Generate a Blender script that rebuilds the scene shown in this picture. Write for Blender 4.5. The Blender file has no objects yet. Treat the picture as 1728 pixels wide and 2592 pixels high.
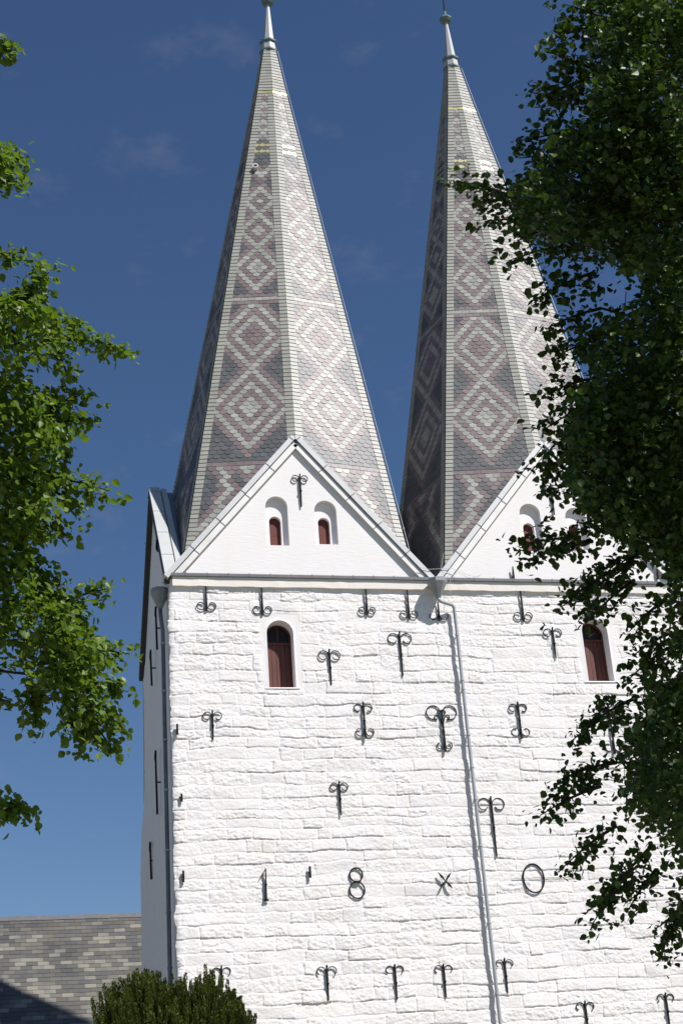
import bpy, bmesh, math, random
import numpy as np
from mathutils import Matrix, Vector
random.seed(7); rng = np.random.default_rng(11)
SC = bpy.context.scene
COL = SC.collection

# ------------------------------------------------------------ camera
CAM = np.array([-4.1074, -34.6061, 1.6])
RIGHT = np.array([0.976018, -0.206834, -0.067887])
DOWN = np.array([0.026483, 0.422353, -0.906045])
FWD = np.array([0.216073, 0.882518, 0.417701])
F = 3915.35
cd = bpy.data.cameras.new('camera'); cam = bpy.data.objects.new('camera', cd); COL.objects.link(cam)
cd.sensor_fit = 'VERTICAL'; cd.sensor_height = 36.0; cd.lens = F / 2592 * 36.0
cd.clip_start = 0.1; cd.clip_end = 3000
m4 = Matrix.Identity(4)
for i in range(3):
    m4[i][0] = RIGHT[i]; m4[i][1] = -DOWN[i]; m4[i][2] = -FWD[i]; m4[i][3] = CAM[i]
cam.matrix_world = m4
SC.camera = cam

# ------------------------------------------------------------ light
SUN = Vector((0.85, -1.0, 1.6)).normalized()
EL = math.asin(SUN.z); ROT = math.atan2(SUN.x, SUN.y)
W = bpy.data.worlds.new('World'); SC.world = W; W.use_nodes = True
nt = W.node_tree; bg = nt.nodes['Background']
sky = nt.nodes.new('ShaderNodeTexSky'); sky.sky_type = 'NISHITA'; sky.sun_disc = False
sky.sun_elevation = EL; sky.sun_rotation = ROT % (2 * math.pi)
sky.air_density = 1.0; sky.dust_density = 0.1; sky.ozone_density = 4.5; sky.altitude = 0
# faint high wisps of cloud
tc = nt.nodes.new('ShaderNodeTexCoord'); mp = nt.nodes.new('ShaderNodeMapping')
mp.inputs['Scale'].default_value = (5, 5, 9)
n1 = nt.nodes.new('ShaderNodeTexNoise'); n1.inputs['Scale'].default_value = 3.4; n1.inputs['Detail'].default_value = 9; n1.inputs['Roughness'].default_value = .62
cr = nt.nodes.new('ShaderNodeValToRGB'); cr.color_ramp.elements[0].position = 0.57; cr.color_ramp.elements[1].position = 0.86
cr.color_ramp.elements[1].color = (0.16, 0.16, 0.16, 1)
mx = nt.nodes.new('ShaderNodeMixRGB'); mx.inputs[2].default_value = (5.0, 5.0, 5.4, 1)
nt.links.new(tc.outputs['Generated'], mp.inputs[0]); nt.links.new(mp.outputs[0], n1.inputs[0])
nt.links.new(n1.outputs[0], cr.inputs[0]); nt.links.new(cr.outputs[0], mx.inputs[0])
hs = nt.nodes.new('ShaderNodeHueSaturation'); hs.inputs['Saturation'].default_value = 1.09; hs.inputs['Hue'].default_value = 0.504; hs.inputs['Value'].default_value = 1.04
nt.links.new(sky.outputs[0], hs.inputs['Color']); nt.links.new(hs.outputs[0], mx.inputs[1]); nt.links.new(mx.outputs[0], bg.inputs[0])
bg.inputs[1].default_value = 0.06
sl = bpy.data.lights.new('sun', 'SUN'); sl.energy = 4.6; sl.angle = math.radians(0.53); sl.color = (1, 0.955, 0.925)
so = bpy.data.objects.new('sun', sl); COL.objects.link(so)
so.rotation_euler = SUN.to_track_quat('Z', 'Y').to_euler(); so.location = (20, -20, 40)
SC.view_settings.view_transform = 'Standard'; SC.view_settings.look = 'None'
SC.view_settings.exposure = 0.42; SC.view_settings.gamma = 1

# ------------------------------------------------------------ dimensions
A = 6.5; E = 16.144                      # width of a tower, height of the eaves
S = 1.0403 * A; D = 1.0439 * A; ZH = 3.1686 * A
RC, RM = 0.6517 * A, 0.5411 * A
HG = (0.575 * A, 0.592 * A); HGS = 0.594 * A
DX = (0.017, -0.012); LX = (0.0325, -0.0015); LY = -0.0086
Z1, Z2, Z3, Z4, Z5 = [v * A for v in (2.691, 1.3825, 0.5227, 2.9956, 3.3097)]
def ray(px, py): return FWD + (px - 864) / F * RIGHT + (py - 1296) / F * DOWN
def wy(px, py, Y):
    v = ray(px, py); return CAM + v * ((Y - CAM[1]) / v[1])
def wx(px, py, X):
    v = ray(px, py); return CAM + v * ((X - CAM[0]) / v[0])
def wd(px, py, d):
    v = ray(px, py); return CAM + v * d

# ------------------------------------------------------------ helpers
def tag(o, label=None, cat=None, group=None, kind=None):
    if label: o['label'] = label
    if cat: o['category'] = cat
    if group: o['group'] = group
    if kind: o['kind'] = kind
    return o
def empty(name, loc=(0, 0, 0), parent=None):
    o = bpy.data.objects.new(name, None); COL.objects.link(o); o.location = loc; o.parent = parent; return o
class MB:
    def __init__(s): s.v = []; s.f = []; s.m = []
    def add(s, vs, fs, mat=0):
        b = len(s.v); s.v += [tuple(map(float, p)) for p in vs]
        for f in fs: s.f.append(tuple(b + i for i in f)); s.m.append(mat)
    def box(s, x0, x1, y0, y1, z0, z1, mat=0):
        s.add([(x0, y0, z0), (x1, y0, z0), (x1, y1, z0), (x0, y1, z0), (x0, y0, z1), (x1, y0, z1), (x1, y1, z1), (x0, y1, z1)],
              [(0, 3, 2, 1), (4, 5, 6, 7), (0, 1, 5, 4), (1, 2, 6, 5), (2, 3, 7, 6), (3, 0, 4, 7)], mat)
    def bar(s, p, q, w, h, up=(0, 0, 1), w2=None, h2=None, mat=0):
        p = Vector(p); q = Vector(q); d = (q - p).normalized(); u = Vector(up)
        a = d.cross(u).normalized(); b = a.cross(d).normalized()
        vs = []
        for c, ww, hh in ((p, w, h), (q, w2 or w, h2 or h)):
            for i, j in ((-1, -1), (1, -1), (1, 1), (-1, 1)): vs.append(c + a * i * ww / 2 + b * j * hh / 2)
        s.add(vs, [(0, 3, 2, 1), (4, 5, 6, 7), (0, 1, 5, 4), (1, 2, 6, 5), (2, 3, 7, 6), (3, 0, 4, 7)], mat)
    def tube(s, pts, r, n=8, mat=0, caps=True):
        pts = [Vector(p) for p in pts]; rs = r if isinstance(r, (list, tuple)) else [r] * len(pts)
        vs = []; prev = None
        for k, p in enumerate(pts):
            t = (pts[min(k + 1, len(pts) - 1)] - pts[max(k - 1, 0)]).normalized()
            if prev is None: a = t.orthogonal().normalized()
            else: a = (prev - t * prev.dot(t)).normalized()
            prev = a; b = t.cross(a)
            for j in range(n):
                g = 2 * math.pi * j / n; vs.append(p + (a * math.cos(g) + b * math.sin(g)) * rs[k])
        fs = []
        for k in range(len(pts) - 1):
            for j in range(n):
                j2 = (j + 1) % n; fs.append((k * n + j, k * n + j2, (k + 1) * n + j2, (k + 1) * n + j))
        if caps: fs.append(tuple(range(n))[::-1]); fs.append(tuple((len(pts) - 1) * n + j for j in range(n)))
        s.add(vs, fs, mat)
    def lathe(s, c, prof, n=8, rot=0, mat=0, axis=(0, 0, 1)):
        c = Vector(c); vs = []; fs = []
        q = Vector((0, 0, 1)).rotation_difference(Vector(axis))
        for r, z in prof:
            for j in range(n):
                g = rot + 2 * math.pi * j / n; vs.append(c + q @ Vector((r * math.cos(g), r * math.sin(g), z)))
        for k in range(len(prof) - 1):
            for j in range(n):
                j2 = (j + 1) % n; fs.append((k * n + j, k * n + j2, (k + 1) * n + j2, (k + 1) * n + j))
        fs.append(tuple(range(n))[::-1]); fs.append(tuple((len(prof) - 1) * n + j for j in range(n)))
        s.add(vs, fs, mat)
    def ribbon(s, pts, t, y0, y1, mat=0):
        """flat iron strap bent in the x-z plane, standing from y0 to y1"""
        vs = []; n = len(pts)
        for k in range(n):
            x0, z0 = pts[max(k - 1, 0)]; x1, z1 = pts[min(k + 1, n - 1)]
            l = math.hypot(x1 - x0, z1 - z0) or 1; nx, nz = -(z1 - z0) / l * t / 2, (x1 - x0) / l * t / 2
            x, z = pts[k]
            vs += [(x + nx, y0, z + nz), (x - nx, y0, z - nz), (x - nx, y1, z - nz), (x + nx, y1, z + nz)]
        fs = []
        for k in range(n - 1):
            for j in range(4):
                j2 = (j + 1) % 4; fs.append((k * 4 + j, k * 4 + j2, k * 4 + 4 + j2, k * 4 + 4 + j))
        fs.append((0, 3, 2, 1)); fs.append(tuple((n - 1) * 4 + j for j in range(4)))
        s.add(vs, fs, mat)
    def build(s, name, mats, parent=None, smooth=False):
        me = bpy.data.meshes.new(name); me.from_pydata(s.v, [], s.f)
        if not isinstance(mats, (list, tuple)): mats = [mats]
        for m in mats: me.materials.append(m)
        me.polygons.foreach_set('material_index', s.m)
        if smooth: me.polygons.foreach_set('use_smooth', [True] * len(s.f))
        me.update(); o = bpy.data.objects.new(name, me); COL.objects.link(o); o.parent = parent
        return o
def np_mesh(name, V, Q, mat, parent=None, smooth=True, k=4):
    me = bpy.data.meshes.new(name); V = np.asarray(V, np.float32); Q = np.asarray(Q, np.int32)
    me.vertices.add(len(V)); me.vertices.foreach_set('co', V.ravel())
    me.loops.add(Q.size); me.loops.foreach_set('vertex_index', Q.ravel())
    me.polygons.add(len(Q)); me.polygons.foreach_set('loop_start', np.arange(0, Q.size, k, dtype=np.int32))
    me.polygons.foreach_set('loop_total', np.full(len(Q), k, np.int32))
    me.polygons.foreach_set('use_smooth', np.full(len(Q), smooth))
    me.materials.append(mat); me.update(calc_edges=True); me.validate()
    o = bpy.data.objects.new(name, me); COL.objects.link(o); o.parent = parent; return o

# ------------------------------------------------------------ materials
def mat(name, col, rough=0.7, metal=0, spec=0.5, var=None, bump=None, isl=0, stains=None):
    """var=(scale, amount, colour2); bump=(scale, strength, dist); isl=brightness spread per separate piece"""
    m = bpy.data.materials.new(name); m.use_nodes = True; t = m.node_tree; b = t.nodes['Principled BSDF']
    b.inputs['Base Color'].default_value = (*col, 1); b.inputs['Roughness'].default_value = rough
    b.inputs['Metallic'].default_value = metal; b.inputs['Specular IOR Level'].default_value = spec
    co = t.nodes.new('ShaderNodeNewGeometry'); cur = None
    def mixin(fac, c2, base):
        x = t.nodes.new('ShaderNodeMixRGB'); t.links.new(fac, x.inputs[0]); x.inputs[2].default_value = (*c2, 1)
        if base is None: x.inputs[1].default_value = (*col, 1)
        else: t.links.new(base, x.inputs[1])
        return x.outputs[0]
    for v in ([var] if var else []) + (stains or []):
        n = t.nodes.new('ShaderNodeTexNoise'); n.inputs['Scale'].default_value = v[0]; n.inputs['Detail'].default_value = 6
        src = co.outputs['Position']
        if len(v) > 3:
            mpn = t.nodes.new('ShaderNodeMapping'); mpn.inputs['Scale'].default_value = v[3]
            t.links.new(src, mpn.inputs[0]); src = mpn.outputs[0]
        t.links.new(src, n.inputs[0])
        r = t.nodes.new('ShaderNodeMapRange'); r.inputs[1].default_value = 0.42; r.inputs[2].default_value = 0.68; r.inputs[4].default_value = v[1]
        t.links.new(n.outputs[0], r.inputs[0]); cur = mixin(r.outputs[0], v[2], cur)
    if isl:
        r = t.nodes.new('ShaderNodeMapRange'); r.inputs[3].default_value = 1 - isl; r.inputs[4].default_value = 1 + isl
        t.links.new(co.outputs['Random Per Island'], r.inputs[0])
        x = t.nodes.new('ShaderNodeMixRGB'); x.blend_type = 'MULTIPLY'; x.inputs[0].default_value = 1
        if cur is None: x.inputs[1].default_value = (*col, 1)
        else: t.links.new(cur, x.inputs[1])
        t.links.new(r.outputs[0], x.inputs[2]); cur = x.outputs[0]
    if cur is not None: t.links.new(cur, b.inputs['Base Color'])
    if bump:
        n = t.nodes.new('ShaderNodeTexNoise'); n.inputs['Scale'].default_value = bump[0]; n.inputs['Detail'].default_value = 7
        src = co.outputs['Position']
        if len(bump) > 3:
            mpn = t.nodes.new('ShaderNodeMapping'); mpn.inputs['Scale'].default_value = bump[3]
            t.links.new(src, mpn.inputs[0]); src = mpn.outputs[0]
        t.links.new(src, n.inputs[0])
        bu = t.nodes.new('ShaderNodeBump'); bu.inputs['Strength'].default_value = bump[1]; bu.inputs['Distance'].default_value = bump[2]
        t.links.new(n.outputs[0], bu.inputs['Height']); t.links.new(bu.outputs[0], b.inputs['Normal'])
    return m
WHITE = (0.80, 0.775, 0.765)
M_stone = mat('limewashed_stone', WHITE, 0.9, spec=0.2, var=(1.2, 0.35, (0.76, 0.725, 0.68)), bump=(26, 0.35, 0.012),
              stains=[(3.0, 0.34, (0.73, 0.67, 0.55), (1, 1, 0.3)), (9, 0.35, (0.70, 0.695, 0.69), (1.4, 1, 0.6))])
M_plaster = mat('limewashed_brick', WHITE, 0.9, spec=0.2, var=(1.5, 0.3, (0.77, 0.755, 0.72)), bump=(5.0, 0.16, 0.03, (0.8, 0.8, 5)), stains=[(1.8, .35, (.75, .72, .64), (1, 1, .3)), (6, .3, (.73, .725, .71), (1, 1, 2))])
M_smooth = mat('smooth_plaster', WHITE, 0.9, spec=0.2, bump=(6, 0.3, 0.015))
M_cornice = mat('cream_cornice', (0.77, 0.735, 0.68), 0.9, spec=0.2, var=(2.5, 0.5, (0.76, 0.68, 0.56), (1, 1, 3)), bump=(18, 0.4, 0.012))
M_zinc = mat('zinc', (0.42, 0.44, 0.45), 0.5, metal=0.25, var=(2, 0.5, (0.34, 0.35, 0.35)), bump=(8, 0.1, 0.01))
M_zincc = mat('verge_zinc', (0.55, 0.56, 0.56), 0.5, metal=0.15, var=(2, 0.5, (0.47, 0.48, 0.47)))
M_zincl = mat('pale_zinc', (0.72, 0.71, 0.68), 0.55, metal=0.1, var=(1.8, 0.6, (0.54, 0.53, 0.48)), bump=(6, 0.08, 0.01))
M_zincs = mat('weathered_zinc', (0.47, 0.49, 0.48), 0.55, metal=0.1, var=(1.8, 0.6, (0.40, 0.41, 0.40)))
M_lead = mat('lead_roof', (0.20, 0.22, 0.25), 0.45, metal=0.3, var=(1.5, 0.5, (0.15, 0.16, 0.18)))
M_cap = mat('metal_flashing', (0.13, 0.13, 0.14), 0.5, metal=0.2, var=(4, 0.5, (0.18, 0.18, 0.18)))
M_hop = mat('hopper_zinc', (0.27, 0.285, 0.29), 0.5, metal=0.2, var=(4, 0.6, (0.18, 0.19, 0.19)))
M_ridge = mat('slate_ridge', (0.10, 0.10, 0.105), 0.7, var=(4, 0.5, (0.14, 0.14, 0.14)))
M_iron = mat('wrought_iron', (0.014, 0.015, 0.016), 0.7, spec=0.15, var=(12, 0.5, (0.03, 0.022, 0.018)), bump=(40, 0.3, 0.004))
M_sl_l = mat('pale_slate', (0.285, 0.29, 0.262), 0.44, spec=0.24, var=(7, 0.4, (0.25, 0.245, 0.205)), isl=0.2, bump=(30, 0.15, 0.004))
M_sl_p = mat('pink_slate', (0.165, 0.132, 0.133), 0.44, spec=0.24, var=(7, 0.4, (0.185, 0.148, 0.145)), isl=0.16, bump=(30, 0.15, 0.004))
M_sl_d = mat('dark_slate', (0.085, 0.09, 0.095), 0.44, spec=0.24, var=(7, 0.4, (0.11, 0.112, 0.115)), isl=0.18, bump=(30, 0.15, 0.004))
M_sl_t = mat('hip_slate', (0.285, 0.288, 0.258), 0.44, spec=0.24, var=(4, 0.5, (0.24, 0.23, 0.185)), isl=0.10, bump=(30, 0.15, 0.004))
M_gold = mat('gilded_slate', (0.44, 0.40, 0.21), 0.38, metal=0.5, isl=0.1)
M_under = mat('slate_underlay', (0.03, 0.03, 0.033), 0.8)
M_verd = mat('verdigris_copper', (0.10, 0.17, 0.17), 0.6, var=(9, 0.6, (0.06, 0.09, 0.09)))
M_spl = mat('spirelet_lead', (0.36, 0.37, 0.37), 0.5, metal=0.15, var=(3, 0.5, (0.36, 0.38, 0.38)))
M_wood = mat('red_brown_boards', (0.095, 0.022, 0.014), 0.55, var=(9, 0.7, (0.05, 0.013, 0.009), (4, 1, 0.3)), stains=[(3, .5, (.14, .05, .03), (6, 1, .5))])
M_brick = mat('red_shutter', (0.12, 0.022, 0.015), 0.7, var=(16, 0.5, (0.07, 0.014, 0.01)))
M_glass = mat('dark_glass', (0.02, 0.012, 0.010), 0.3, spec=0.2)
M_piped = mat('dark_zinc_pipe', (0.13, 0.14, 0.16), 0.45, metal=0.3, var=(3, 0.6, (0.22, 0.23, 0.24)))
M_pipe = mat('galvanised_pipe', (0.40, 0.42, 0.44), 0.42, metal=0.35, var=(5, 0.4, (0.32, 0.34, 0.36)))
M_dark = mat('flat_dark', (0.035, 0.035, 0.035), 0.7)  # shade of vent, loft and shutter holes put into colour; also coping edges
M_bark = mat('linden_bark', (0.035, 0.03, 0.024), 0.9, bump=(12, 0.6, 0.02))

# ------------------------------------------------------------ ground
g = MB()
N = 40
ex = [((i / N) * 2 - 1) for i in range(N + 1)]; ex = [math.copysign(abs(v) ** 2.2 * 1200, v) for v in ex]
vs = [(x, y, 0.0 if abs(x) < 60 and abs(y) < 60 else 0.3 * math.sin(x * .01) * math.cos(y * .013) - .3) for y in ex for x in ex]
g.add(vs, [(j * (N + 1) + i, j * (N + 1) + i + 1, (j + 1) * (N + 1) + i + 1, (j + 1) * (N + 1) + i) for j in range(N) for i in range(N)])
M_bounce = mat('warm_bounce_gravel', (0.20, 0.185, 0.15), 0.95, var=(0.12, 0.8, (0.17, 0.17, 0.10)), bump=(30, 0.6, 0.03))  # unseen gravel, added for its warm bounce onto the walls
tag(g.build('ground', M_bounce), kind='structure')

# ============================================================ CHURCH
church = empty('church', (6.6, 0, 0))
tag(church, 'whitewashed stone church with two tall patterned slate spires above twin gables', 'church')
CH = church
_off = Vector((6.6, 0, 0))
def own(o):                               # parent to the church keeping the world place
    o.parent = CH; o.matrix_parent_inverse = Matrix.Translation(-_off); return o

# ---- masonry relief
def up2(small, H_, W_):
    h, w = small.shape; yi = np.linspace(0, h - 1.001, H_); xi = np.linspace(0, w - 1.001, W_)
    y0 = yi.astype(int); x0 = xi.astype(int); fy = yi - y0; fx = xi - x0
    fy = fy * fy * (3 - 2 * fy); fx = fx * fx * (3 - 2 * fx)
    a = small[y0][:, x0]; b = small[y0][:, x0 + 1]; c = small[y0 + 1][:, x0]; d = small[y0 + 1][:, x0 + 1]
    fx = fx[None, :]; fy = fy[:, None]
    return (a * (1 - fx) + b * fx) * (1 - fy) + (c * (1 - fx) + d * fx) * fy
def noise(H_, W_, cell, seed, dz, dx):
    r = np.random.default_rng(seed); h = max(3, int(H_ * dz / cell[1]) + 3); w = max(3, int(W_ * dx / cell[0]) + 3)
    return up2(r.uniform(-1, 1, (h, w)), H_, W_)
def masonry(xs, zs, seed, openings=(), rough=1.0):
    H_, W_ = len(zs), len(xs); dx = xs[1] - xs[0]; dz = (zs[-1] - zs[0]) / (H_ - 1)
    r = np.random.default_rng(seed)
    X, Z = np.meshgrid(xs, zs)
    nz = lambda c, s: noise(H_, W_, c, seed * 31 + s, dz, dx)
    Zw = Z + 0.038 * nz((1.6, 0.8), 1) + 0.028 * nz((0.45, 0.3), 2) + 0.010 * nz((0.14, 0.14), 3)
    Xw = X + 0.030 * nz((0.4, 0.3), 4) + 0.012 * nz((0.14, 0.12), 5)
    hs = []; z = zs[0] - 0.6
    edges = [z]
    while z < zs[-1] + 0.6:
        z += r.choice([0.21, 0.25, 0.275, 0.295, 0.33, 0.39], p=[.12, .24, .26, .22, .10, .06]) * r.uniform(.94, 1.06); edges.append(z)
    edges = np.array(edges); ci = np.clip(np.searchsorted(edges, Zw) - 1, 0, len(edges) - 2)
    dzj = np.minimum(Zw - edges[ci], edges[ci + 1] - Zw)
    dbot = Zw - edges[ci]
    out = np.zeros_like(Z); sid = np.zeros_like(Z, int); dxj = np.zeros_like(Z)
    for k in range(len(edges) - 1):
        m = ci == k
        if not m.any(): continue
        x = xs[0] - 1.5; j = [x]
        while x < xs[-1] + 1.5:
            x += r.choice([0.34, 0.5, 0.66, 0.82, 1.05, 1.3], p=[.14, .2, .24, .2, .14, .08]) * r.uniform(.9, 1.1); j.append(x)
        j = np.array(j); xi = np.clip(np.searchsorted(j, Xw[m]) - 1, 0, len(j) - 2)
        dxj[m] = np.minimum(Xw[m] - j[xi], j[xi + 1] - Xw[m]); sid[m] = k * 97 + xi
    nid = sid.max() + 1
    offs = r.uniform(-1, 1, nid); jw = r.uniform(0.6, 1.6, nid); fill = r.uniform(0.35, 1.0, nid); lump = r.uniform(.4, 1.5, nid)
    tx = r.uniform(-1, 1, nid); tz = r.uniform(-1, 1, nid)
    w = 0.009 * jw[sid]
    d = np.minimum(dzj, dxj * 1.0 + 0.004)
    # joint softened by many coats of limewash, deeper in some places
    soft = np.clip(0.75 + 0.6 * nz((0.5, 0.4), 6), 0.10, 1.2)
    e = np.clip((d - w * .3) / (w + 0.006), 0, 1); e = e * e * (3 - 2 * e)
    h = 0.029 * fill[sid] * soft * e
    pill = np.clip(d / 0.10, 0, 1); h += 0.004 * pill * lump[sid]
    h += 0.006 * offs[sid] * e
    h += 0.006 * tz[sid] * (dbot - 0.13) / 0.13 * e
    rg = lump[sid] * rough * (0.3 + 0.7 * e)
    tool = 0.0042 * nz((0.13, 0.055), 7) + 0.0042 * nz((0.06, 0.035), 8) + 0.004 * nz((0.035, 0.03), 9)
    h += tool * rg
    h += 0.008 * nz((2.2, 1.8), 10)
    for (ox, oz0, oz1, ow) in openings:
        dxx = np.abs(X - ox) - (ow / 2 + 0.13); dzz = np.maximum(oz0 - 0.02 - Z, Z - oz1 - 0.15)
        q = np.maximum(dxx, dzz); q = np.clip(q / 0.10, 0, 1); q = q * q * (3 - 2 * q)
        h = h * q + (1 - q) * (0.012 + 0.003 * nz((0.2, 0.2), 12))
    return X, Z, h, ci

XL, XR = -0.06, 1 * S + A + 0.02
pw = wy(455, 2592, 0)
def opening(l, r_, b, t):
    pl = wy(*l, 0); pr_ = wy(*r_, 0); pt = wy(*t, 0)
    return [(pl[0] + pr_[0]) / 2, pl[2], pt[2], pr_[0] - pl[0]]
WIN = [opening((681.7, 1740.6), (749.6, 1740.6), 0, (715, 1571)), opening((1489.8, 1724.5), (1554.7, 1724.5), 0, (1510, 1567))]
WIN[0][0] -= 0.0; WIN[1][0] -= 0.01
ZT = E - 0.27
xs = np.arange(XL, XR, 0.0165); zs = np.concatenate([np.arange(3.9, ZT, 0.0165), [ZT]])
X, Z, Hm, ci = masonry(xs, zs, 5, WIN)
dz_ = 0.0165
# rounded, ragged quoins at the corner
edge = 0.022 * noise(len(zs), 6, (0.4, 0.28), 77, dz_, 0.1)[:, 0] + 0.012 * noise(len(zs), 6, (0.4, 0.09), 78, dz_, 0.1)[:, 0]
edge += np.random.default_rng(4).uniform(-0.018, 0.018, ci.max() + 1)[ci[:, 0]]
lean = -0.05 * np.clip((zs - 6) / 4, 0, 1) * 0
t_ = np.clip(1 - (X - XL) / 0.16, 0, 1)
Xp = X - (edge + lean)[:, None] * t_ ** 1.0
Yp = -Hm + 0.03 * t_ ** 3
V = np.stack([Xp, Yp, Z], -1).reshape(-1, 3)
nx, nz_ = len(xs), len(zs)
idx = np.arange(nx * nz_).reshape(nz_, nx)
Q = np.stack([idx[:-1, :-1], idx[:-1, 1:], idx[1:, 1:], idx[1:, :-1]], -1).reshape(-1, 4)
cx_ = (Xp[:-1, :-1] + Xp[1:, 1:]) / 2; cz_ = (Z[:-1, :-1] + Z[1:, 1:]) / 2
keep = np.ones(cx_.shape, bool)
for (ox, b, t, w_) in WIN:
    r_ = w_ / 2 + 0.03; zc = t - w_ / 2
    keep &= ~(((np.abs(cx_ - ox) < r_) & (cz_ > b - 0.02) & (cz_ < zc)) | ((cx_ - ox) ** 2 + (cz_ - zc) ** 2 < r_ ** 2) & (cz_ >= zc))
own(np_mesh('front_wall', V, Q[keep.ravel()], M_stone))
# lower part of the front wall, never in the frame, coarser
xs2 = np.arange(XL, XR + .05, 0.08); zs2 = np.arange(-0.2, 3.95, 0.08); zs2[-1] = 3.91
X2, Z2_, H2, _ = masonry(xs2, zs2, 6)
i2 = np.arange(X2.size).reshape(X2.shape)
own(np_mesh('wall_base', np.stack([X2, -H2 * .6 + 0.01, Z2_], -1).reshape(-1, 3), np.stack([i2[:-1, :-1], i2[:-1, 1:], i2[1:, 1:], i2[1:, :-1]], -1).reshape(-1, 4), M_stone))
# side wall (left), its first column is the corner of the front wall
ys = np.arange(0, D + 0.001, 0.045); nys = len(ys)
zz = zs
Ys, Zs = np.meshgrid(ys, zz)
_, _, Hs, _ = masonry(ys, zz, 9, rough=.4)
cornx = Xp[:, 0]; corny = Yp[:, 0]
fade = np.clip(Ys / 0.25, 0, 1)
bulge = 0.10 * np.exp(-((Zs - 10.3) / 1.9) ** 2) * np.clip(Ys / D, 0, 1) - 0.03 * np.clip(Ys / D, 0, 1) * (Zs > 13)
bulge = 0.16 / (1 + np.exp((Zs - 11.9) / 0.42)) * np.clip((Ys - 2) / 4.8, 0, 1)
Xs = cornx[:, None] * (1 - fade) + (XL + 0.04) * fade - Hs * 0.35 * fade - bulge
Ysd = Ys + corny[:, None] * (1 - fade)
i3 = np.arange(Xs.size).reshape(Xs.shape)
own(np_mesh('side_wall', np.stack([Xs, Ysd, Zs], -1).reshape(-1, 3), np.stack([i3[:-1, 1:], i3[:-1, :-1], i3[1:, :-1], i3[1:, 1:]], -1).reshape(-1, 4), M_stone))
mb = MB()
mb.add([(XL + .02, 0.02, -.2), (XL - .12, D, -.2), (XL - .12, D, 3.93), (XL + .02, 0.02, 3.93)], [(1, 0, 3, 2)])
mb.add([(XL - .12, D, -.2), (XR, D, -.2), (XR, D, E), (XL + .02, D, E)], [(1, 0, 3, 2)])
mb.add([(XR, 0, -.2), (XR, D, -.2), (XR, D, E), (XR, 0, E)], [(0, 1, 2, 3)])
own(mb.build('rear_wall', M_stone))
# side wall top strip up to the eaves
mb = MB(); mb.box(XL + 0.045, 0.3, 0.02, D - .01, ZT - .02, E - 0.02)
own(mb.build('wall_top', M_smooth))

# ---- cornice, flashing
def wavy_box(x0, x1, y0, y1, z0, z1, step, amp, seed):
    """box with a slightly hand-laid front"""
    r = random.Random(seed); m = MB(); n = int((x1 - x0) / step) + 1; vs = []
    for i in range(n + 1):
        x = x0 + (x1 - x0) * i / n; a = r.uniform(-amp, amp); b = r.uniform(-amp, amp)
        vs += [(x, y0 + a, z0 + b), (x, y0 + a * .5, z1), (x, y1, z1), (x, y1, z0 + b)]
    fs = []
    for i in range(n):
        for j in range(4):
            j2 = (j + 1) % 4; fs.append((i * 4 + j, i * 4 + 4 + j, i * 4 + 4 + j2, i * 4 + j2))
    fs += [(0, 1, 2, 3), tuple(n * 4 + j for j in (3, 2, 1, 0))]
    m.add(vs, fs); return m
own(wavy_box(0.03, XR, -0.085, 0.25, E - 0.285, E - 0.045, 0.22, 0.008, 3).build('cornice', M_cornice))
mb = MB(); mb.box(0.0, XR, -0.135, 0.2, E - 0.045, E - 0.028); mb.box(0.0, XR, -0.135, -0.125, E - 0.028, E + 0.03)
mb.box(0.0, XR, -0.125, 0.2, E - 0.028, E - 0.005)
x = 0.35
while x < XR: mb.box(x - .012, x + .012, -0.140, -0.12, E - 0.035, E + 0.045); x += 0.52
own(mb.build('eave_flashing', M_cap))

# ---- gables
def arch_pts(xc, z0, z1, w, n=14):
    r = w / 2; zc = z1 - r
    return [(xc - r, z0), (xc + r, z0)] + [(xc + r * math.cos(math.pi * k / n), zc + r * math.sin(math.pi * k / n)) for k in range(n + 1)]
def prism(pts, y0, y1):
    m = MB(); n = len(pts)
    vs = [(p[0], y0, p[1]) for p in pts] + [(p[0], y1, p[1]) for p in pts]
    fs = [tuple(range(n)), tuple(range(2 * n - 1, n - 1, -1))] + [(i, i + n, (i + 1) % n + n, (i + 1) % n) for i in range(n)]
    m.add(vs, fs); return m
def cut(o, cutters):
    for c in cutters:
        md = o.modifiers.new('c', 'BOOLEAN'); md.operation = 'DIFFERENCE'; md.object = c; md.solver = 'EXACT'
    dg = bpy.context.evaluated_depsgraph_get(); me = bpy.data.meshes.new_from_object(o.evaluated_get(dg))
    o.modifiers.clear(); o.data = me
    for c in cutters: bpy.data.objects.remove(c, do_unlink=True)
def niche_from_px(l, r_, b, t, Y):
    a = wy(l, b, Y); c = wy(r_, b, Y); d = wy((l + r_) / 2 - 3, t, Y)
    return (a[0] + c[0]) / 2, a[2], d[2], c[0] - a[0]
def px3(x, y): return 340 + x * .38265, 1050 + y * .38265
NI = []
for (l, r_, b, t), (il, ir, it) in ((((880, 1027, 862, 540)), (905, 970, 668)), ((1205, 1351, 855, 568), (1231, 1300, 676))):
    q = niche_from_px(px3(l, 0)[0], px3(r_, 0)[0], px3(0, b)[1], px3(0, t)[1], 0.02); NI.append((0, q))
dxn = S - 0.06
N0 = []
for _, q in NI: N0.append(q)
gables = []
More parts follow.
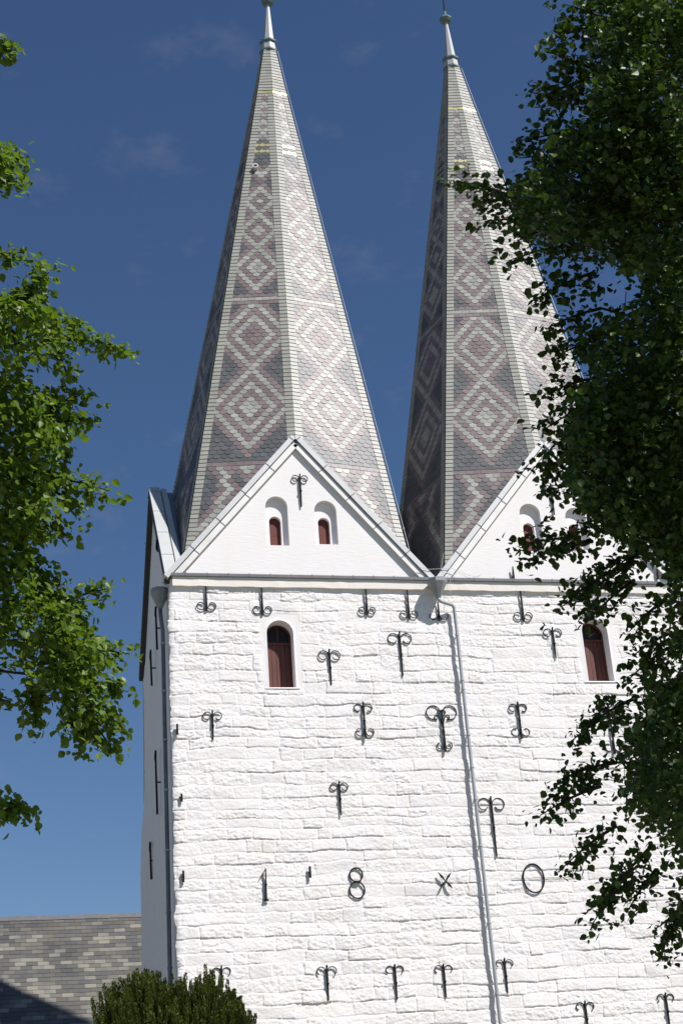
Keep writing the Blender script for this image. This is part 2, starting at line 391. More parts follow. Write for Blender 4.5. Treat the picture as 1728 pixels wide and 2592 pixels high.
def coping(parent, P, Q_, name, flip=1):
    """zinc capped verge from the low end P to the apex Q_ on the front (y = const) face"""
    P = Vector(P); Q_ = Vector(Q_); d = (Q_ - P).normalized(); nrm = Vector((-d.z, 0, d.x)); nrm *= 1 if nrm.z > 0 else -1
    L = (Q_ - P).length
    m = MB()
    def slab(a0, a1, y0, y1, mt, ext0=0., ext1=0.):
        a = P - d * ext0; b = Q_ + d * ext1
        vs = [a + nrm * a0, b + nrm * a0, b + nrm * a1, a + nrm * a1]
        vs = [(v.x, y0, v.z) for v in vs] + [(v.x, y1, v.z) for v in vs]
        m.add(vs, [(0, 1, 2, 3), (7, 6, 5, 4), (0, 4, 5, 1), (1, 5, 6, 2), (2, 6, 7, 3), (3, 7, 4, 0)], mt)
    slab(-0.165, -0.022, -0.075, 0.03, 0, 0.0, -0.10)     # board
    slab(-0.022, 0.0, -0.06, 0.4, 2, 0.0, -0.02)          # dark strip, a shadow gap's shade put into its colour
    slab(0.0, 0.13, -0.12, 0.42, 3, 0.10, 0.02 )          # cap
    # sheet joints
    k = 0.9
    while k < L:
        a = P + d * k
        for a0, a1, y in ((-0.165, -0.022, -0.082), (0, 0.134, -0.127)):
            c = [a + nrm * a0, a + d * .018 + nrm * a0, a + d * .018 + nrm * a1, a + nrm * a1]
            m.add([(v.x, y, v.z) for v in c] + [(v.x, y + .05, v.z) for v in c], [(0, 1, 2, 3), (0, 4, 5, 1), (1, 5, 6, 2), (2, 6, 7, 3), (3, 7, 4, 0)], 2)
        k += 1.02
    o = m.build(name, [M_zincl, M_zinc, M_cap, M_zincc], parent); return o
def front_gable(t):
    x0 = t * S + (0.02 if t == 0 else 0.03); x1 = t * S + A - 0.02; xa = t * S + A / 2 + DX[t]
    pts = [(x0, E - 0.03), (x1, E - 0.03), (xa, E + HG[t] - 0.02)]
    G = prism(pts, 0.02, 0.5).build('gable', M_plaster)
    cs = []
    for k, (xc, z0, z1, w) in enumerate(N0):
        xc = xc + (dxn if t else 0); z0 = z0 - (0.0 if t else 0); 
        zz0, zz1 = z0, z1
        cs.append(prism(arch_pts(xc, zz0, zz1, w), -0.2, 0.17).build('cutter', M_plaster))
        cs.append(prism(arch_pts(xc - 0.03, zz0 - 0.0005, zz0 + (0.86 if k == 0 else .80), 0.30), -0.1, 0.46).build('cutter', M_plaster))
    cut(G, cs); own(G)
    for k, (xc, z0, z1, w) in enumerate(N0):
        xc = xc + (dxn if t else 0)
        m = MB(); m.box(xc - .20, xc + .14, 0.28, 0.34, z0 + .001, z0 + .88)
        for a in range(3):
            for b_ in range(7): m.box(xc - .15 + a * .09, xc - .13 + a * .09, 0.276, 0.282, z0 + .06 + b_ * .1, z0 + .08 + b_ * .1, 1)
        tag(m.build('shutter', [M_brick, M_dark], G))
    coping(G, (x0 - 0.03, 0, E - 0.02), (xa, 0, E + HG[t] + 0.10), 'coping').parent = G
    coping(G, (x1 + 0.03, 0, E - 0.02), (xa, 0, E + HG[t] + 0.10), 'coping').parent = G
    return G
def reparent_children(G):
    pass
for t in (0, 1): gables.append(front_gable(t))

# side gable on the left tower (and the matching ones out of sight)
def side_gable():
    pts = [(0.03, E - 0.02), (D - 0.03, E - 0.02), (D / 2, E + HGS)]
    m = MB(); n = 3
    vs = [(0.0, p[0], p[1]) for p in pts] + [(0.5, p[0], p[1]) for p in pts]
    m.add(vs, [(0, 2, 1), (3, 4, 5), (0, 1, 4, 3), (1, 2, 5, 4), (2, 0, 3, 5)])
    G = own(m.build('gable', M_plaster)); G['label'] = 'plain side gable seen almost edge-on'
    for a, b in (((0.0), 1), ((D), -1)):
        P = Vector((0, a - 0.03 * b, E - 0.03)); Q_ = Vector((0, D / 2, E + HGS + 0.10)); d = (Q_ - P).normalized(); nr = Vector((0, -d.z, d.y)); nr *= 1 if nr.z > 0 else -1
        c = MB()
        def slab(n0, n1, x0, x1, mt, e0=0., e1=0.):
            p = P - d * e0; q = Q_ + d * e1
            vv = [p + nr * n0, q + nr * n0, q + nr * n1, p + nr * n1]
            vv = [(x0, v.y, v.z) for v in vv] + [(x1, v.y, v.z) for v in vv]
            c.add(vv, [(0, 1, 2, 3), (7, 6, 5, 4), (0, 4, 5, 1), (1, 5, 6, 2), (2, 6, 7, 3), (3, 7, 4, 0)], mt)
        slab(-0.20, 0.0, -0.14, 0.02, 1, 0.25 if b < 0 else .0, -0.05)
        slab(0.0, 0.06, -0.14, 0.15, 0, 0.25 if b < 0 else .0, 0.03)
        slab(-0.02, 0.035, 0.19, 0.34, 0, 0.0, 0.0)
        k = 1.1
        while k < 6:
            aa = P + d * k; q = aa + d * .02
            c.add([(-.162, *(aa + nr * .062)[1:]), (.152, *(aa + nr * .062)[1:]), (.152, *(q + nr * .062)[1:]), (-.162, *(q + nr * .062)[1:])], [(0, 1, 2, 3)], 1)
            k += 1.3
        c.build('coping', [M_zincs, M_dark], G)
    return G
side_gable()
# small metal roofs behind the gables
def gable_roofs(t):
    x0, x1 = t * S + 0.03, t * S + A - 0.03; xm = (x0 + x1) / 2 + DX[t]; ym = D / 2
    zr = E + HG[t] + .02; zq = E + HGS + .02
    m = MB()
    y0 = 0.4
    m.add([(x0, y0, E), (xm, y0, zr), (xm, ym, zr), (x0, ym, E)], [(0, 1, 2, 3)]); m.add([(x1, y0, E), (xm, y0, zr), (xm, ym, zr), (x1, ym, E)], [(3, 2, 1, 0)])
    m.add([(x0, D - .02, E), (xm, D - .02, zr), (xm, ym, zr), (x0, ym, E)], [(0, 1, 2, 3)]); m.add([(x1, D - .02, E), (xm, D - .02, zr), (xm, ym, zr), (x1, ym, E)], [(3, 2, 1, 0)])
    m.add([(xm, D - .02, zr), (x1, D - .02, E), (x0, D - .02, E)], [(0, 1, 2)])
    xl = x0 + (0.3 if t == 0 else -.17)
    zl = zq if t == 0 else E + 1.0
    m.add([(xl, 0.03, E), (xl, ym, zl), (xm, ym, zl), (xm, 0.03, E)], [(0, 1, 2, 3)]); m.add([(xl, D - .03, E), (xl, ym, zl), (xm, ym, zl), (xm, D - .03, E)], [(3, 2, 1, 0)])
    xr = x1 + .17 if t == 0 else x1
    zl = zq if t == 1 else E + 1.0
    m.add([(xr, 0.03, E), (xr, ym, zl), (xm, ym, zl), (xm, 0.03, E)], [(3, 2, 1, 0)]); m.add([(xr, D - .03, E), (xr, ym, zl), (xm, ym, zl), (xm, D - .03, E)], [(0, 1, 2, 3)])
    if t == 1: m.add([(xr, 0.03, E), (xr, ym, zq), (xr, D - .03, E)], [(0, 1, 2)])
    # standing seams
    if t == 0:
        for xx in (0.95, 1.5):
            m.bar((xx, 0.05, E + .02), (xx, ym, zq + .02), 0.03, 0.03)
    own(m.build('gable_roof', M_lead))
gable_roofs(0); gable_roofs(1)
mb = MB(); mb.box(0, XR, 0.05, D - .05, E - .06, E - .01); own(mb.build('roof_deck', M_lead))

# ---- windows in the front wall
def window(k):
    ox, b, t, w = WIN[k]
    n = 20; r = w / 2; zc = t - r
    inn = [(ox - r, b)] + [(ox + r * math.cos(math.pi - math.pi * i / n), zc + r * math.sin(math.pi * i / n)) for i in range(n + 1)] + [(ox + r, b)]
    R_ = r + 0.10; rr = random.Random(k)
    outp = [(ox - R_, b)] + [(ox + (R_ + rr.uniform(-.015, .015)) * math.cos(math.pi - math.pi * i / n), zc + (R_ + rr.uniform(-.01, .02)) * math.sin(math.pi * i / n)) for i in range(n + 1)] + [(ox + R_, b)]
    m = MB(); c = len(inn)
    vs = [(x, -0.020, z) for x, z in inn] + [(x, -0.008, z) for x, z in outp] + [(x, 0.40, z) for x, z in inn] + [(x, 0.05, z) for x, z in outp]
    fs = []
    for i in range(c - 1):
        fs.append((i, i + 1, c + i + 1, c + i)[::-1]); fs.append((i, i + 1, 2 * c + i + 1, 2 * c + i)); fs.append((c + i, c + i + 1, 3 * c + i + 1, 3 * c + i)[::-1])
    m.add(vs, fs)
    m.add([(ox - R_, -.03, b - .03), (ox + R_, -.03, b - .03), (ox + R_, -.02, b), (ox - R_, -.02, b), (ox + R_, .4, b + .01), (ox - R_, .4, b + .01)],
          [(0, 1, 2, 3), (3, 2, 4, 5)])
    Wn = own(m.build('window', M_smooth))
    Wn['label'] = 'arched window with fanlight above a sunlit board shutter' if k == 0 else 'arched window with dark shutter behind the linden leaves'
    # wooden frame + boards, recessed
    yb = 0.35; wl = ox - r - 0.005; wr = ox + r + 0.005; zf = b + (t - b) * 0.70
    f = MB()
    for (x0, x1) in ((wl, wl + .05), (wr - .05, wr)): f.box(x0, x1, yb - .03, yb + .04, b, zc + .05)
    f.box(wl, wr, yb - .035, yb + .04, zf, zf + .055); f.box(wl, wr, yb - .03, yb + .04, b + .012, b + .06)
    arc = [(ox + (r - .02) * math.cos(math.pi * i / 16), zc + (r - .02) * math.sin(math.pi * i / 16)) for i in range(17)]
    f.ribbon(arc, 0.045, yb - .03, yb + .04)
    f.box(ox - .012, ox + .012, yb - .01, yb + .02, zf + .055, t - .03)
    f.build('frame', M_wood, Wn)
    s = MB(); nb = 5
    for i in range(nb):
        a = wl + .05 + (wr - wl - .1) * i / nb; s.box(a + .004, a + (wr - wl - .1) / nb - .004, yb + .0, yb + .025, b + .06, zf)
    s.box(wl + .04, wr - .04, yb + .022, yb + .03, b + .05, zf)
    s.build('shutter', M_wood, Wn)
    gl = MB(); ap = [(ox - r, zf)] + [(ox + r, zf)] + [(ox + r * math.cos(math.pi * i / 16), zc + r * math.sin(math.pi * i / 16)) for i in range(17)]
    gl.add([(x, yb + .02, z) for x, z in ap], [tuple(range(len(ap)))])
    gl.build('pane', M_glass, Wn)
    # dark sheet behind, the unlit loft's shade put into its colour
    d = MB(); d.box(ox - r - .1, ox + r + .1, 0.42, 0.45, b - .1, t + .1); d.build('backing', M_dark, Wn)
window(0); window(1)

# ---- spires
def hip_dir(k):
    a = -135 + 45 * k; rr = RC if k % 2 == 0 else RM     # k=0 front-left corner, 1 front, 2 front-right, 3 right, ...
    return math.radians(a), rr
def hipP(t, k, z):
    a, rr = hip_dir(k % 8)
    if z <= Z1: sc = 1 - z / ZH
    else:
        s1 = 1 - Z1 / ZH; f_ = (z - Z1) / (Z4 - Z1); tgt = 0.235 / 3.9
        sc = s1 * (1 - f_) + tgt * f_
    if t == 1 and k % 8 == 7: rr *= 1.065
    if t == 1 and k % 8 == 6: rr *= 1.02
    cx = t * S + A / 2 + (DX[t]) + LX[t] * z; cy = D / 2 + LY * z
    return Vector((cx + rr * sc * math.cos(a), cy + rr * sc * math.sin(a), E + z))
PITCH = 0.132; TW = 0.203
def pattern(i, z, row, hw):
    return 0
# rows counted from the eaves
# diamond stack, (centre height z, half height in rows)
def build_spire(t):
    root = own(MB_core(t))
    root['label'] = 'tall octagonal spire above the left tower' if t == 0 else 'tall octagonal spire above the right tower, partly behind the linden'
    faces = range(8)
    rowz = []
    z = 0.03
    while z < Z4 - 0.06: rowz.append(z); z += PITCH * 0.983
    NR = len(rowz)
    r3 = int((Z3) / (PITCH * .983)); r2 = int(Z2 / (PITCH * .983)); r1 = int(Z1 / (PITCH * .983))
    rg = int((14.75) / (PITCH * .983))
    # diamonds: (centre row, half rows)
    ZONE = [[(r3 + 4, 10, 9), (r3 - 19, 12, 9)],
            [(r3 + 14, 11, 4), (r3 + 33, 9, 3)],
            [(r2 + 9, 6, 2), (r2 + 20, 5, 2), (r2 + 29, 4, 2), (r1 - 6, 3, 9), (r1 - 12, 3, 9), (r1 - 18, 4, 9), (r1 - 25, 4, 9)]]
    rr = random.Random(30 + t)
    fld = MB(); trm = MB()
    for k in faces:
        for row, z in enumerate(rowz):
            zb = z - PITCH * .983
            L = hipP(t, k, z); R_ = hipP(t, k + 1, z); L2 = hipP(t, k, z + .3); R2 = hipP(t, k + 1, z + .3)
            u = (R_ - L).normalized(); mid = (L + R_) / 2; upv = ((L2 + R2) / 2 - mid).normalized()
            nrm = u.cross(upv).normalized()
            half = (R_ - L).length / 2
            solid = z > Z1 + .05
            tw_ = 0.205 if half > .32 else half * .62
            if solid: tw_ = half
            hw = half - tw_
            def hid(p): return p.y < .46 or p.y > D - .46 or (p.x < .42 if t == 0 else p.x > S + A - .42)
            # ---- hip slates
            gold = abs(row - r1) < 1
            for sd in (-1, 1):
                inner = mid + u * sd * hw; outer = mid + u * sd * half
                j = rr.uniform(-.004, .004)
                if hid(outer) and hid(inner) or (hid(outer) and (k if sd < 0 else k + 1) % 2): continue
                # follow the hip: the outer edge slides along it
                oL = hipP(t, k if sd < 0 else k + 1, z + PITCH * .983) ; oB = hipP(t, k if sd < 0 else k + 1, z)
                half2 = (hipP(t, k + 1, z + PITCH) - hipP(t, k, z + PITCH)).length / 2
                mid2 = (hipP(t, k + 1, z + PITCH * .983) + hipP(t, k, z + PITCH * .983)) / 2
                tw2 = 0.205 if half2 > .32 else half2 * .62
                if solid: tw2 = half2
                in2 = mid2 + u * sd * (half2 - tw2)
                top_i = in2 + nrm * .014; top_o = oL + nrm * .014
                bi = inner + nrm * (.030) - upv * (.012 + j); bo = oB + nrm * .030 - upv * (.012 + j)
                bi2 = bi - nrm * .018; bo2 = bo - nrm * .018; ti2 = top_i - nrm * .012
                vs = [top_i, top_o, bo, bi, bi2, bo2, ti2, ]
                fs = [(0, 1, 2, 3), (3, 2, 5, 4), (0, 3, 4, 6)] if sd > 0 else [(3, 2, 1, 0), (4, 5, 2, 3), (6, 4, 3, 0)]
                trm.add(vs, fs, 1 if gold and not solid else 0)
            if solid or hw < 0.03: continue
            # ---- field slates
            square = row in (r2 - 1, r2, r2 + 1, r3, r3 + 1)
            par = row % 2
            nmax = int((hw + TW * .5) / (TW / 2)) + 1
            for i in range(-nmax, nmax + 1):
                if (i + par) % 2: continue
                c = i * TW / 2
                if abs(c) - TW / 2 > hw or hid(mid + u * c): continue
                # colour
                if row == r2: mt = 0
                elif row == r1: mt = 3
                elif row in (r2 - 1, r2 + 1, r3): mt = 1
                elif row == r3 + 1: mt = 2
                elif rg - 1 <= row <= rg + 4: mt = 3 if row in (rg + 1, rg + 3) else 2
                elif row in (rg - 2, rg - 3): mt = 2
                elif row < r3:
                    d_ = r3 - row; a_ = abs(i); p_ = 7.5 - (d_ - 1) * .8 if d_ <= 6 else 3.5 + (d_ - 6) * .85
                    g_ = abs(a_ - p_); tri = a_ + d_
                    mt = 0 if g_ <= 1.0 else 1 if g_ <= 2.9 and tri > 5 else 0 if tri <= 3.5 else 1 if tri <= 5.5 else 2
                else:
                    mt = 2 if row < rg else 0
                    best = None
                    for (cr_, hn, mr) in ZONE[0 if row < r3 else 1 if row < r2 else 2]:
                        m_ = abs(i) + abs(row - cr_)
                        q = hn - m_
                        if best is None or q > best[0]: best = (q, mr)
                    q = best[0]
                    if row > rg: 
                        mt = 0 if (q >= 0 and (int(q) // 2) % 2 == 0) or q < -2 else 1
                    elif q >= 0: mt = 0 if min(int(q) // 2, best[1]) % 2 == 0 else 1
                    elif q >= -2: mt = 1
                    else: mt = 2
                lo, hi = max(c - TW / 2 + .003, -hw - .012), min(c + TW / 2 - .003, hw + .012)
                if hi - lo < .02: continue
                j = rr.uniform(-.004, .004); jt = rr.uniform(-.003, .004)
                prof = []
                if square: prof = [(lo, 0), ((lo + hi) / 2, 0), (hi, 0)]
                else:
                    ns = 6
                    for q_ in range(ns + 1):
                        g_ = math.pi * q_ / ns; xx = c - math.cos(g_) * (TW / 2 - .003); yy = -math.sin(g_) * TW * .33
                        prof.append((min(max(xx, lo), hi), yy))
                base = 0.045 if not square else -.0
                tq = PITCH * 1.75
                def P_(s_, q_, h_): return mid + u * s_ + upv * q_ + nrm * h_
                f_h = lambda q_: 0.002 + (tq - q_) / tq * (.015 + jt)
                vs = [P_(lo, tq, .002), P_(hi, tq, .002)] ; 
                rim = [P_(a, b_ + base + j, f_h(b_ + base)) for a, b_ in prof[::-1]]
                rim2 = [P_(a, b_ + base + j, f_h(b_ + base) - .012) for a, b_ in prof[::-1]]
                n_ = len(rim); vs += rim + rim2
                fs = [tuple([1, 0] + [2 + n_ - 1 - q_ for q_ in range(n_)])]
                fs = [tuple([0] + [2 + n_ - 1 - q_ for q_ in range(n_)] + [1])]
                for q_ in range(n_ - 1): fs.append((2 + q_ + 1, 2 + q_, 2 + n_ + q_, 2 + n_ + q_ + 1)[::-1])
                fld.add(vs, fs, mt)
    fld.build('slates', [M_sl_l, M_sl_p, M_sl_d, M_gold], root)
    trm.build('hip_slates', [M_sl_t, M_gold], root)
    # collar, spirelet, knob, cross
    c0 = sum((hipP(t, k, Z4) for k in range(8)), Vector()) / 8
    rot = math.radians(-135); ax = Vector((LX[t], LY, 1)).normalized()
    col = MB()
    col.lathe(c0, [(.235, -.10), (.30, -.03), (.30, .02), (.25, .05), (.235, .30), (.285, .36), (.285, .41), (.20, .46)], 8, rot, axis=ax)
    col.build('collar', M_verd, root)
    band = MB(); band.lathe(c0, [(.252, .07), (.238, .29)], 8, rot, axis=ax); band.build('collar_band', M_spl, root)
    hs = Z5 - Z4
    sp = MB(); sp.lathe(c0, [(.195, .44), (.165, .72), (.048, hs - .04)], 8, rot, axis=ax); sp.build('spirelet', M_spl, root)
    kn = MB(); kn.lathe(c0, [(.05, hs - .06), (.17, hs - .02), (.22, hs + .06), (.20, hs + .12), (.09, hs + .22), (.05, hs + .27), (.035, hs + .42)], 8, rot, axis=ax)
    kn.build('knob', M_verd, root)
    cr_ = MB(); top_ = c0 + ax * (hs + .35); cr_.tube([top_, c0 + ax * (hs + 2.2)], [.025, .018], 6)
    for zz_, w_ in ((1.35, .36), (1.62, .2)):
        b = c0 + ax * (hs + zz_); cr_.bar(b - Vector((w_, 0, 0)), b + Vector((w_, 0, 0)), .03, .03)
    for w_ in (-.13, .13):
        b = c0 + ax * (hs + 1.0); cr_.tube([b, b + Vector((w_ * .7, 0, -.05)), b + Vector((w_, 0, .03)), b + Vector((w_ * .7, 0, .10))], .014, 5)
    cr_.build('cross', M_iron, root)
    # lightning conductor down the front-right hip with small stand-offs
    k = 2
    pts = []; st = MB()
    for q_ in range(0, 33):
        z = Z4 - .1 - q_ * (Z4 - .6) / 32; p = hipP(t, k, z); out = Vector((math.cos(math.radians(-45)), math.sin(math.radians(-45)), 0))
        pts.append(p + out * .075)
        if q_ % 4 == 2: st.lathe(p + out * .075, [(.012, -.025), (.028, 0), (.012, .025)], 6); st.bar(p, p + out * .08, .012, .012)
    st.tube(pts, .009, 5); st.build('lightning_conductor', M_zinc, root)
    # little round vent on the front-left face, below the gilded rows
    z = 14.15; L = hipP(t, 0, z); R_ = hipP(t, 1, z); u = (R_ - L).normalized(); p = L + u * .30
    upv = (((hipP(t, 0, z + .3) + hipP(t, 1, z + .3)) / 2) - (L + R_) / 2).normalized(); nrm = u.cross(upv)
    ve = MB(); ve.lathe(p + nrm * .0, [(.085, 0), (.085, .14), (.062, .14), (.062, .03)], 14, axis=nrm)
    ve.build('vent', M_zincl, root)
    vd = MB(); vd.lathe(p + nrm * .02, [(.06, 0), (.06, .06)], 14, axis=nrm); vd.build('vent_hole_shade', M_dark, root)  # dark plug, the shade inside the vent put into its colour
def MB_core(t):
    m = MB(); lv = [-.02, HG[t] + .15, Z1, Z4]
    vs = []
    for z in lv:
        for k in range(8):
            p = hipP(t, k, z)
            if z < 0 and k % 2: p = Vector((t * S + A / 2, D / 2, p.z)) + Vector((p.x - t * S - A / 2, p.y - D / 2, 0)) * .78
            vs.append(p)
    fs = []
    for a in range(3):
        for k in range(8): fs.append((a * 8 + k, a * 8 + (k + 1) % 8, a * 8 + 8 + (k + 1) % 8, a * 8 + 8 + k))
    fs.append(tuple(24 + k for k in range(8)))
    m.add(vs, fs); return m.build('spire', M_under)
build_spire(0); build_spire(1)

# ---- wall anchors
def scroll(m, x, z, sx, sz, r, start, th, y0, y1, turns=0.86, lead=.3):
    """strap rising beside the bar and rolling outward; sz=+1 rolls at the top"""
    pts = [(x + sx * .008, z - sz * lead), (x + sx * .016, z - sz * lead * .5)]
    n = 18; cx = x + sx * (r + .02); cz = z - sz * r * .2
    for i in range(n + 1):
        g = math.pi - 2 * math.pi * turns * i / n
        rr = r * (1 - .38 * (i / n) ** 2)
        pts.append((cx + sx * rr * math.cos(g), cz + sz * rr * math.sin(g)))
    m.ribbon(pts, th, y0, y1)
def anchor(kind, top, bot, w=None, label=None, Y=-0.05, turns=.84):
    P = wy(top[0] * 1.102, top[1] * 1.102, Y - .04); B = wy(bot[0] * 1.102, bot[1] * 1.102, Y - .04)
    x0, z0, x1, z1 = P[0], P[2], B[0], B[2]; xm = (x0 + x1) / 2; h = z0 - z1
    x0 = x1 = xm                                # they hang plumb
    r = (w * 1.102 / 100 if w else .4) / 4 * .92
    m = MB(); ya, yb = Y - .03, Y - .006; th = 0.017
    if kind == 'up':
        m.bar((xm, Y - .02, z1), (xm, Y - .03, z0 - h * .32), .026, .03, (0, 1, 0), .045, .04)
        m.bar((xm, Y - .03, z0 - h * .32), (xm, Y - .03, z0 - .01), .045, .04, (0, 1, 0), .032, .035)
        m.lathe((xm, Y - .05, z0 - h * .52), [(.02, -.03), (.036, 0), (.02, .03)], 8)
        m.lathe((xm, Y - .05, z0 - .01), [(.016, -.02), (.024, 0), (.01, .03)], 8)
        for s_ in (-1, 1): scroll(m, xm, z0 - r * .95, s_, 1, r, 0, th, ya, yb, turns, lead=h * .22)
    elif kind == 'down':
        m.bar((xm, Y - .02, z1 + .01), (xm, Y - .045, z0), .055, .04, (0, 1, 0), .025, .03)
        for s_ in (-1, 1): scroll(m, xm, z1 + r * 1.05, s_, -1, r, 0, th, ya, yb, turns, lead=h * .22)
    elif kind == 'both':
        m.bar((xm, Y - .05, z1), (xm, Y - .05, z0), .038, .05, (0, 1, 0), .034, .05)
        m.lathe((xm, Y - .05, (z0 + z1) / 2), [(.02, -.03), (.036, 0), (.02, .03)], 8)
        m.lathe((xm, Y - .05, z0), [(.016, -.02), (.024, 0), (.01, .03)], 8)
        for s_ in (-1, 1):
            scroll(m, xm, z0 - r * .95, s_, 1, r * .92, 0, th, ya, yb, turns * .9, lead=h * .15)
            scroll(m, xm, z1 + r * 1.35, s_, -1, r * .92, 0, th, ya, yb, turns * .9, lead=h * .15)
    elif kind == 'ornate':
        m.bar((xm, Y - .05, z1), (xm, Y - .05, z0 - .12), .045, .05, (0, 1, 0), .035, .05)
        m.lathe((xm, Y - .05, (z0 + z1) / 2 - .08), [(.02, -.03), (.04, 0), (.02, .03)], 8)
        R_ = r * .98
        for s_ in (-1, 1):
            pts = []
            cx = xm + s_ * (R_ + .03); cz = z0 - R_
            for i in range(23):
                g = math.pi * .80 - math.pi * 1.45 * i / 22
                pts.append((cx + s_ * R_ * math.cos(g), cz + R_ * math.sin(g)))
            m.ribbon([(xm + s_ * .01, z0 - .15), (xm + s_ * .05, z0 - .12)] + pts, th, ya, yb)
            c2 = (xm + s_ * r * .72, z0 - R_ * 1.72)
            pts = [(xm + s_ * .02, z0 - R_ * 1.8 - .16)] + [(c2[0] + s_ * r * .36 * math.cos(g), c2[1] + r * .36 * math.sin(g)) for g in [math.pi * (1 - 1.5 * i / 12) for i in range(13)]]
            m.ribbon(pts, th, ya, yb)
            pts = [(xm + s_ * .05 + s_ * .05 * math.cos(g), z0 - .17 + .05 * math.sin(g)) for g in [math.pi * (.9 - 1.4 * i / 8) for i in range(9)]]
            m.ribbon(pts, th, ya, yb)
            scroll(m, xm, z1 + r * .85, s_, -1, r * .52, 0, th, ya, yb, .74, lead=.1)
    elif kind == 'bar':
        m.bar((xm, Y - .03, z1), (xm, Y - .035, z0), .048, .045, (0, 1, 0), .044, .04)
        m.box(xm - .03, xm + .03, Y - .03, Y + .02, (z0 + z1) / 2 - .02, (z0 + z1) / 2 + .01)
    elif kind == 'tip':
        m.bar((xm, Y - .02, z1), (xm, Y - .07, z0), .06, .05, (0, 1, 0), .02, .03)
    elif kind == 'one':
        m.bar((xm, Y - .03, z1 + .02), (xm + .02, Y - .05, z0), .05, .05, (0, 1, 0), .02, .04)
        m.bar((xm + .02, Y - .05, z0 - .02), (xm - .11, Y - .04, z0 - .19), .02, .035, (0, 1, 0), .012, .03)
        m.lathe((xm + .01, Y - .05, (z0 + z1) / 2), [(.02, -.03), (.036, 0), (.02, .03)], 8)
        m.bar((xm - .05, Y - .03, z1 + .01), (xm + .06, Y - .03, z1 + .02), .03, .04)
    elif kind == 'eight':
        zm = z0 - h * .46
        for (a, b) in ((z0, zm), (zm, z1)):
            rx = (a - b) / 2 * (1.0); c = (a + b) / 2
            m.ribbon([(xm + rx * .94 * math.cos(g), c + rx * math.sin(g)) for g in [2 * math.pi * i / 28 for i in range(29)]], .03, ya, yb)
        m.box(xm - .06, xm + .06, Y - .06, Y, zm - .025, zm + .02)
    elif kind == 'zero':
        c = (z0 + z1) / 2; ry = h / 2
        m.ribbon([(xm + ry * .76 * math.cos(g), c + ry * math.sin(g)) for g in [2 * math.pi * i / 36 for i in range(37)]], .032, ya, yb)
        m.bar((xm - ry * .76 - .25, Y - .015, c + .01), (xm + ry * .76 + 1.0, Y - .004, c - .0), .007, .007)
    elif kind == 'cross':
        c = Vector((xm, Y - .04, (z0 + z1) / 2))
        for sx, sz in ((1, 1), (-1, 1), (1, -1), (-1, -1)):
            d = Vector((sx * .16, 0, sz * .19)); n_ = Vector((d.z, 0, -d.x)).normalized() * .026
            q = c + d * .5
            m.add([c - Vector((0, .02, 0)), q + n_ - Vector((0, .035, 0)), c + d - Vector((0, .03, 0)), q - n_ - Vector((0, .035, 0)), c + Vector((0, .03, 0)), q + n_, c + d, q - n_],
                  [(0, 1, 2, 3), (0, 4, 5, 1), (1, 5, 6, 2), (2, 6, 7, 3), (3, 7, 4, 0)])
    o = own(m.build('date_numeral' if kind in ('one', 'eight', 'zero', 'cross') else 'wall_anchor', M_iron))
    if label: o['label'] = label
    return o
